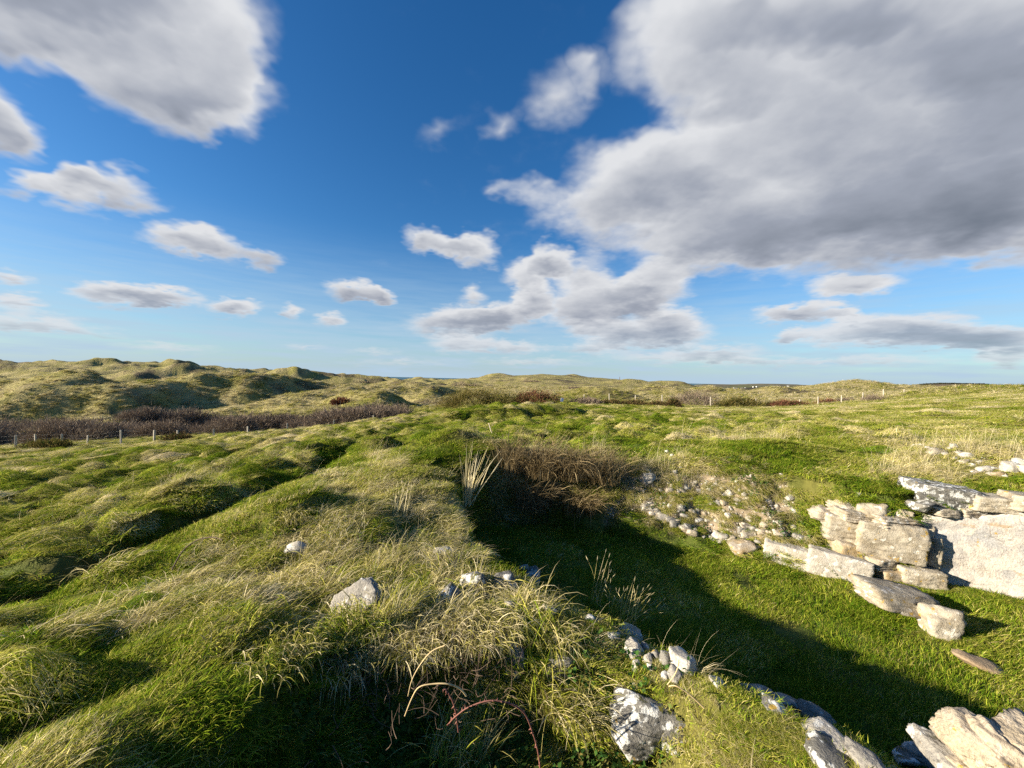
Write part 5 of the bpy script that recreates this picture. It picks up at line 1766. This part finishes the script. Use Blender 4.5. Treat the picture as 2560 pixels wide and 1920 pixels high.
bush(1800, 1925, 996, 1022, 47, TW_OLIVE, 'long olive and brown bramble bank right of the big purple bush', n=3200, leaf=1400, dd=.35)
bush(1928, 2034, 1003, 1024, 46, TW_RED, 'brown bramble bush in front of the right fence', n=2800, leaf=700, dd=.4)
bush(2166, 2226, 1000, 1020, 40, TW_PURPLE, 'small grey-purple twiggy bush on the right slope', n=1200, twl=.4, tww=.015)
bush(2050, 2100, 998, 1010, 56, TW_RED, 'low reddish scrub behind the right fence, left of the pair', n=1100, group='low scrub behind the right fence', dd=.4)
bush(2100, 2150, 998, 1008, 56, TW_PURPLE, 'low purplish scrub behind the right fence, right of the pair', n=1100, group='low scrub behind the right fence', dd=.4)
bush(395, 470, 1088, 1108, 29, TW_BROWN, 'small brown bush at the foot of the left fence', n=1100, leaf=300)
bush(40, 150, 1108, 1132, 27, TW_OLIVE, 'low olive bush in front of the left fence', n=1500, leaf=300)

# the leafless thicket behind the left fence, one mass of twigs
gt_ = np.random.default_rng(77)
P_THI = proto('thicket', [blade_mesh('thicket_clump', [dome(gt_, 760, 2.3, 2.2, 1.25, .27, .026)], TW_PURPLE) for _ in range(5)])


def thicket():
    pts, scl = [], []
    rng = np.random.default_rng(78)
    tries = 0
    while len(pts) < 480 and tries < 9000:
        tries += 1
        px = rng.uniform(-120, 1010)
        front = 37 if px < 280 else (44 if px < 620 else 46)
        dep = rng.uniform(front, 62 if px < 700 else 60)
        x, y = (px - 1280) / FPX * dep, dep
        k = float(perlin(np.array([x / 9.0]), np.array([y / 5.0]), 160)[0])
        if k < .03:
            continue
        pts.append((x, y)); scl.append(rng.uniform(.6, 1.15) * (1.0 + .75 * max(k, 0)) * (1.5 if px < 300 and dep < 46 else 1.15))
    pts, s = np.array(pts), np.array(scl)
    z = height(pts[:, 0], pts[:, 1]) - .1
    P = np.column_stack([pts, z])
    rot = np.zeros((len(P), 3)); rot[:, 2] = rng.uniform(0, 6.28, len(P))
    scatter('thicket', P, rot, np.column_stack([s * 1.1, s * 1.1, s]), np.zeros(len(P)), np.ones(len(P)), P_THI[0], 'leafless purple-brown thicket filling the dip behind the left fence', 'thicket', P_THI[1])


thicket()

# small dark scrub patches among the dunes
for i, (px, py, dep, w_, mt, lab) in enumerate(((1180, 965, 240, 15, TW_PURPLE, 'long purple scrub patch far off on the middle dunes'), (1440, 972, 230, 10, TW_PURPLE, 'dark scrub patch on the far slope above the yellow dune'), (905, 957, 250, 18, TW_PURPLE, 'dark scrub strip below the domed dune on the skyline'), (1330, 955, 330, 16, TW_PURPLE, 'dark scrub patch high on the centre dune'), (850, 1010, 82, 3, TW_RED, 'single small bush on the sunlit dune left of centre'))):
    g_ = ground(px, py, 60, 600)
    bush(px - w_ / g_[1] * FPX / 2, px + w_ / g_[1] * FPX / 2, py - 3, py + 2, g_[1], mt, lab, name='scrub_patch', n=900, dd=.5, twl=.9, tww=.12)

# pale object by the purple bush, and the marker on the skyline
M_BLUE = mat_simple('pale_blue_panel', (.42, .47, .58), .6)
g_ = at(1405, 1016, 41)
gz = hgt(g_[0], g_[1])
sg = empty('notice_panel', (g_[0], g_[1], gz), 'small tilted pale blue panel beside the purple bush', 'panel')
bm = bmesh.new(); bmesh.ops.create_cube(bm, size=1.0)
for v in bm.verts:
    v.co = Vector((v.co.x * .30, v.co.y * .04, v.co.z * .42))
bmesh.ops.bevel(bm, geom=bm.edges[:], offset=.012, segments=2, affect='EDGES')
me = bpy.data.meshes.new('panel'); bm.to_mesh(me); bm.free()
o = add('panel', me, M_BLUE, sg); o.location = (0, 0, at(1405, 1000, 41)[2] - gz); o.rotation_euler = (R(-12), R(18), .2)
V, F, *_ = tube([np.array([0, .03, -.2]), np.array([0, .03, .4]), np.array([0, .03, at(1405, 1000, 41)[2] - gz + .05])], .03, .03, 6, 2)
add('leg', to_mesh('leg', V, F), M_POST, sg)
g_ = ground(1549, 953, 200, 700)
V, F, *_ = tube([np.array([0, 0, -.5]), np.array([0, 0, 1.6]), np.array([0, 0, 3.4])], .22, .16, 6, 2)
mk = add('marker_post', to_mesh('marker_post', V, F), M_DARKST, label='thin upright marker on the far dune ridge against the sky', cat='post')
mk.location = g_


# ------------------------------------------------------------------ sea and far land
def mat_sea():
    m, t, out = new_mat('sea_water')
    bs = nn(t, 'ShaderNodeBsdfPrincipled')
    bs.inputs['Base Color'].default_value = (.030, .095, .125, 1)
    bs.inputs['Roughness'].default_value = .5
    bs.inputs['Specular IOR Level'].default_value = .35
    n = nn(t, 'ShaderNodeTexNoise'); n.inputs['Scale'].default_value = .02; n.inputs['Detail'].default_value = 6
    geo = nn(t, 'ShaderNodeNewGeometry')
    t.links.new(geo.outputs['Position'], n.inputs['Vector'])
    bp = nn(t, 'ShaderNodeBump'); bp.inputs['Strength'].default_value = .6; bp.inputs['Distance'].default_value = 6
    t.links.new(n.outputs['Fac'], bp.inputs['Height']); t.links.new(bp.outputs[0], bs.inputs['Normal'])
    t.links.new(bs.outputs[0], out.inputs[0])
    return m


SEA_Z = -50.0
rr = np.exp(np.linspace(math.log(500), math.log(120000), 30))
tt = np.linspace(0, 2 * np.pi, 97)[:-1]
V = np.stack([rr[:, None] * np.sin(tt), rr[:, None] * np.cos(tt), np.full((30, 96), SEA_Z)], -1).reshape(-1, 3)
i = np.arange(29)[:, None] * 96
j = np.arange(96)[None]
F = np.stack([i + j, i + 96 + j, i + 96 + (j + 1) % 96, i + (j + 1) % 96], -1).reshape(-1, 4)
add('sea', to_mesh('sea', V, F), mat_sea(), kind='structure')


def mat_land(name, cols, sc):
    m, t, out = new_mat(name)
    geo = nn(t, 'ShaderNodeNewGeometry')
    v = vm('MULTIPLY', geo.outputs['Position'], (sc, sc * .5, sc * 3), tree=t)
    n = nn(t, 'ShaderNodeTexVoronoi'); n.inputs['Scale'].default_value = 1.0
    t.links.new(v, n.inputs['Vector'])
    n2 = nn(t, 'ShaderNodeTexNoise'); n2.inputs['Scale'].default_value = 1.4; n2.inputs['Detail'].default_value = 6
    t.links.new(v, n2.inputs['Vector'])
    cr = nn(t, 'ShaderNodeValToRGB')
    sx = nn(t, 'ShaderNodeSeparateXYZ'); t.links.new(n.outputs['Color'], sx.inputs[0])
    t.links.new(ma('MULTIPLY_ADD', ma('SUBTRACT', n2.outputs['Fac'], .5, tree=t), .9, sx.outputs[0], tree=t), cr.inputs[0])
    el = cr.color_ramp.elements
    el[0].color = tuple(cols[0]) + (1,); el[1].color = tuple(cols[-1]) + (1,)
    for k, c in enumerate(cols[1:-1]):
        e = el.new((k + 1) / (len(cols) - 1)); e.color = tuple(c) + (1,)
    bs = nn(t, 'ShaderNodeBsdfDiffuse')
    t.links.new(cr.outputs[0], bs.inputs[0]); t.links.new(bs.outputs[0], out.inputs[0])
    return m


def ridge(name, prof, dep, front, back, mat, seed, rough=4.0, foot=-60.0):
    """far land: crest follows the given skyline pixels at one distance"""
    px = np.array([p[0] for p in prof]); py = np.array([p[1] for p in prof])
    u = np.linspace(px[0], px[-1], 260)
    cz = np.array([at(a, b, dep)[2] for a, b in zip(u, np.interp(u, px, py))])
    cx = np.array([at(a, 960, dep)[0] for a in u])
    v = np.linspace(-1, 1, 41)
    U, Vv = np.meshgrid(np.arange(260), v, indexing='ij')
    k = np.where(Vv < 0, 1 - np.abs(Vv) ** 1.7, 1 - .55 * Vv ** 2)
    y = dep + np.where(Vv < 0, front, back) * Vv
    x = cx[U] * (y / dep)
    z = foot + (cz[U] - foot) * k + rough * fbm(x / 160, y / 160, 4, seed) * np.minimum(1, np.abs(Vv) * 3)
    P = np.stack([x, y, z], -1).reshape(-1, 3)
    i = np.arange(259)[:, None] * 41 + np.arange(40)[None]
    F = np.stack([i, i + 41, i + 42, i + 1], -1).reshape(-1, 4)
    add(name, to_mesh(name, P, F), mat, smooth=True, kind='structure')

    def top(px_, py_):
        d = ray(px_, py_)
        t_ = np.linspace(dep - front, dep + back, 900)
        zz = d[2] * t_
        # height of the ridge along that sight line
        ui = np.interp(px_, u, np.arange(260))
        c_ = np.interp(ui, np.arange(260), cz)
        vv = np.where(t_ < dep, (t_ - dep) / front, (t_ - dep) / back)
        kk = np.where(vv < 0, 1 - np.abs(vv) ** 1.7, 1 - .55 * vv ** 2)
        h = foot + (c_ - foot) * kk
        ii = int(np.argmax(h > zz)) if (h > zz).any() else 450
        return d * t_[ii]
    return top


L_HEAD = mat_land('headland_heath', [(.10, .095, .075), (.13, .12, .085), (.17, .155, .11), (.10, .11, .06)], .004)
L_DARK = mat_land('valley_woods', [(.030, .036, .030), (.05, .05, .045), (.07, .06, .05), (.045, .07, .035)], .008)
L_FIELD = mat_land('far_fields', [(.05, .08, .035), (.06, .10, .03), (.045, .05, .04), (.07, .075, .04)], .006)
L_HEATH = mat_land('brown_heath', [(.13, .10, .075), (.16, .125, .09), (.11, .09, .07)], .01)
top_head = ridge('headland', [(1722, 985), (1728, 969), (1738, 963), (1760, 960.5), (1830, 961), (1900, 959), (1960, 960), (2030, 963.5), (2120, 966), (2300, 970), (2700, 985)], 3600, 1500, 900, L_HEAD, 401, 8)
ridge('valley_side', [(1770, 984), (1800, 976), (1850, 971), (1900, 969), (1960, 966.5), (2030, 964.5), (2110, 964), (2200, 964.5), (2320, 963.5), (2420, 962.5), (2560, 966), (2700, 968)], 2100, 700, 700, L_DARK, 402, 6)
ridge('far_farmland', [(1960, 976), (2010, 969), (2050, 966), (2110, 965), (2160, 966), (2260, 964), (2400, 963), (2560, 966.5), (2700, 968)], 1500, 420, 400, L_FIELD, 403, 4)
top_heath = ridge('brown_heath', [(2255, 976), (2290, 965), (2330, 961.5), (2360, 960), (2440, 961), (2500, 964.5), (2560, 971), (2640, 976)], 900, 300, 300, L_HEATH, 404, 2)

# white houses of the village on the headland
M_HW, M_HR = mat_simple('house_render', (.75, .74, .70), .8), mat_simple('slate_roof', (.12, .12, .13), .7)
hm = bpy.data.meshes.new('house')
hm.from_pydata([(-.5, -.4, -.5), (.5, -.4, -.5), (.5, .4, -.5), (-.5, .4, -.5), (-.5, -.4, .5), (.5, -.4, .5), (.5, .4, .5), (-.5, .4, .5), (-.54, 0, .95), (.54, 0, .95), (-.54, -.46, .48), (.54, -.46, .48), (.54, .46, .48), (-.54, .46, .48)], [],
               [(0, 1, 5, 4), (1, 2, 6, 5), (2, 3, 7, 6), (3, 0, 4, 7), (4, 7, 8), (5, 9, 6), (10, 11, 9, 8), (12, 13, 8, 9)])
hm.materials.append(M_HW); hm.materials.append(M_HR)
for f in hm.polygons[6:]:
    f.material_index = 1
for k, (px, py) in enumerate(((1797, 974), (1812, 972.5), (1820, 975.5), (1836, 971), (1842, 971.5), (1850, 972), (1856, 971), (1864, 970.5), (1884, 968.5), (1892, 968), (1905, 969), (1914, 969.5), (1932, 967), (1946, 966.5), (1970, 966), (1828, 974))):
    o = add('house', hm, label='tiny white house of the village on the far headland', cat='house', group='white houses of the far village')
    p = top_head(px, py)
    o.location = p
    s_ = random.uniform(6, 10)
    o.scale = (s_ * 1.3, s_, s_ * .8)
    o.rotation_euler = (0, 0, random.uniform(-.6, .6))


def far_wood():
    """dark line of trees on the brown rise, too far to part"""
    rng = np.random.default_rng(91)
    Vs = []
    for a, b, c in ((2282, 2302, 2.5), (2300, 2330, 4.0), (2326, 2400, 4.0), (2400, 2450, 3.5), (2460, 2500, 3.2)):
        n = int((b - a) * 70)
        px = rng.uniform(a, b, n)
        env = c * (.55 + .45 * np.abs(perlin(px / 9.0, px * 0, 170)))
        x = np.array([at(p, 960, 905)[0] for p in px])
        zc = np.array([top_z(p) for p in px])
        z = zc + rng.uniform(-.3, 1, n) * env
        y = 905 + rng.uniform(-18, 18, n)
        Vs.append(np.stack([x, y, z], 1))
    C = np.concatenate(Vs)
    n = len(C)
    d1, d2 = rng.normal(0, 1, (n, 3)), rng.normal(0, 1, (n, 3))
    d1 /= np.linalg.norm(d1, axis=1)[:, None]; d2 /= np.linalg.norm(d2, axis=1)[:, None]
    V = np.stack([C - d1 * .8, C + d1 * .8, C + d2 * 1.1], 1).reshape(-1, 3)
    F = np.arange(3 * n).reshape(-1, 3)
    me = blade_mesh('far_wood', [(V, F, np.zeros(3 * n), np.repeat(rng.random(n), 3))], mat_twig('far_tree_leaves', (.02, .024, .016), (.035, .036, .024), (.05, .045, .03)))
    add('far_wood', me, kind='stuff', label='dark line of far trees on the brown rise at right', cat='wood')


def top_z(px):
    xs, ys = [2255, 2290, 2330, 2360, 2440, 2500, 2560, 2640], [976, 965, 961.5, 960, 961, 964.5, 971, 976]
    return at(px, float(np.interp(px, xs, ys)), 900)[2]


far_wood()
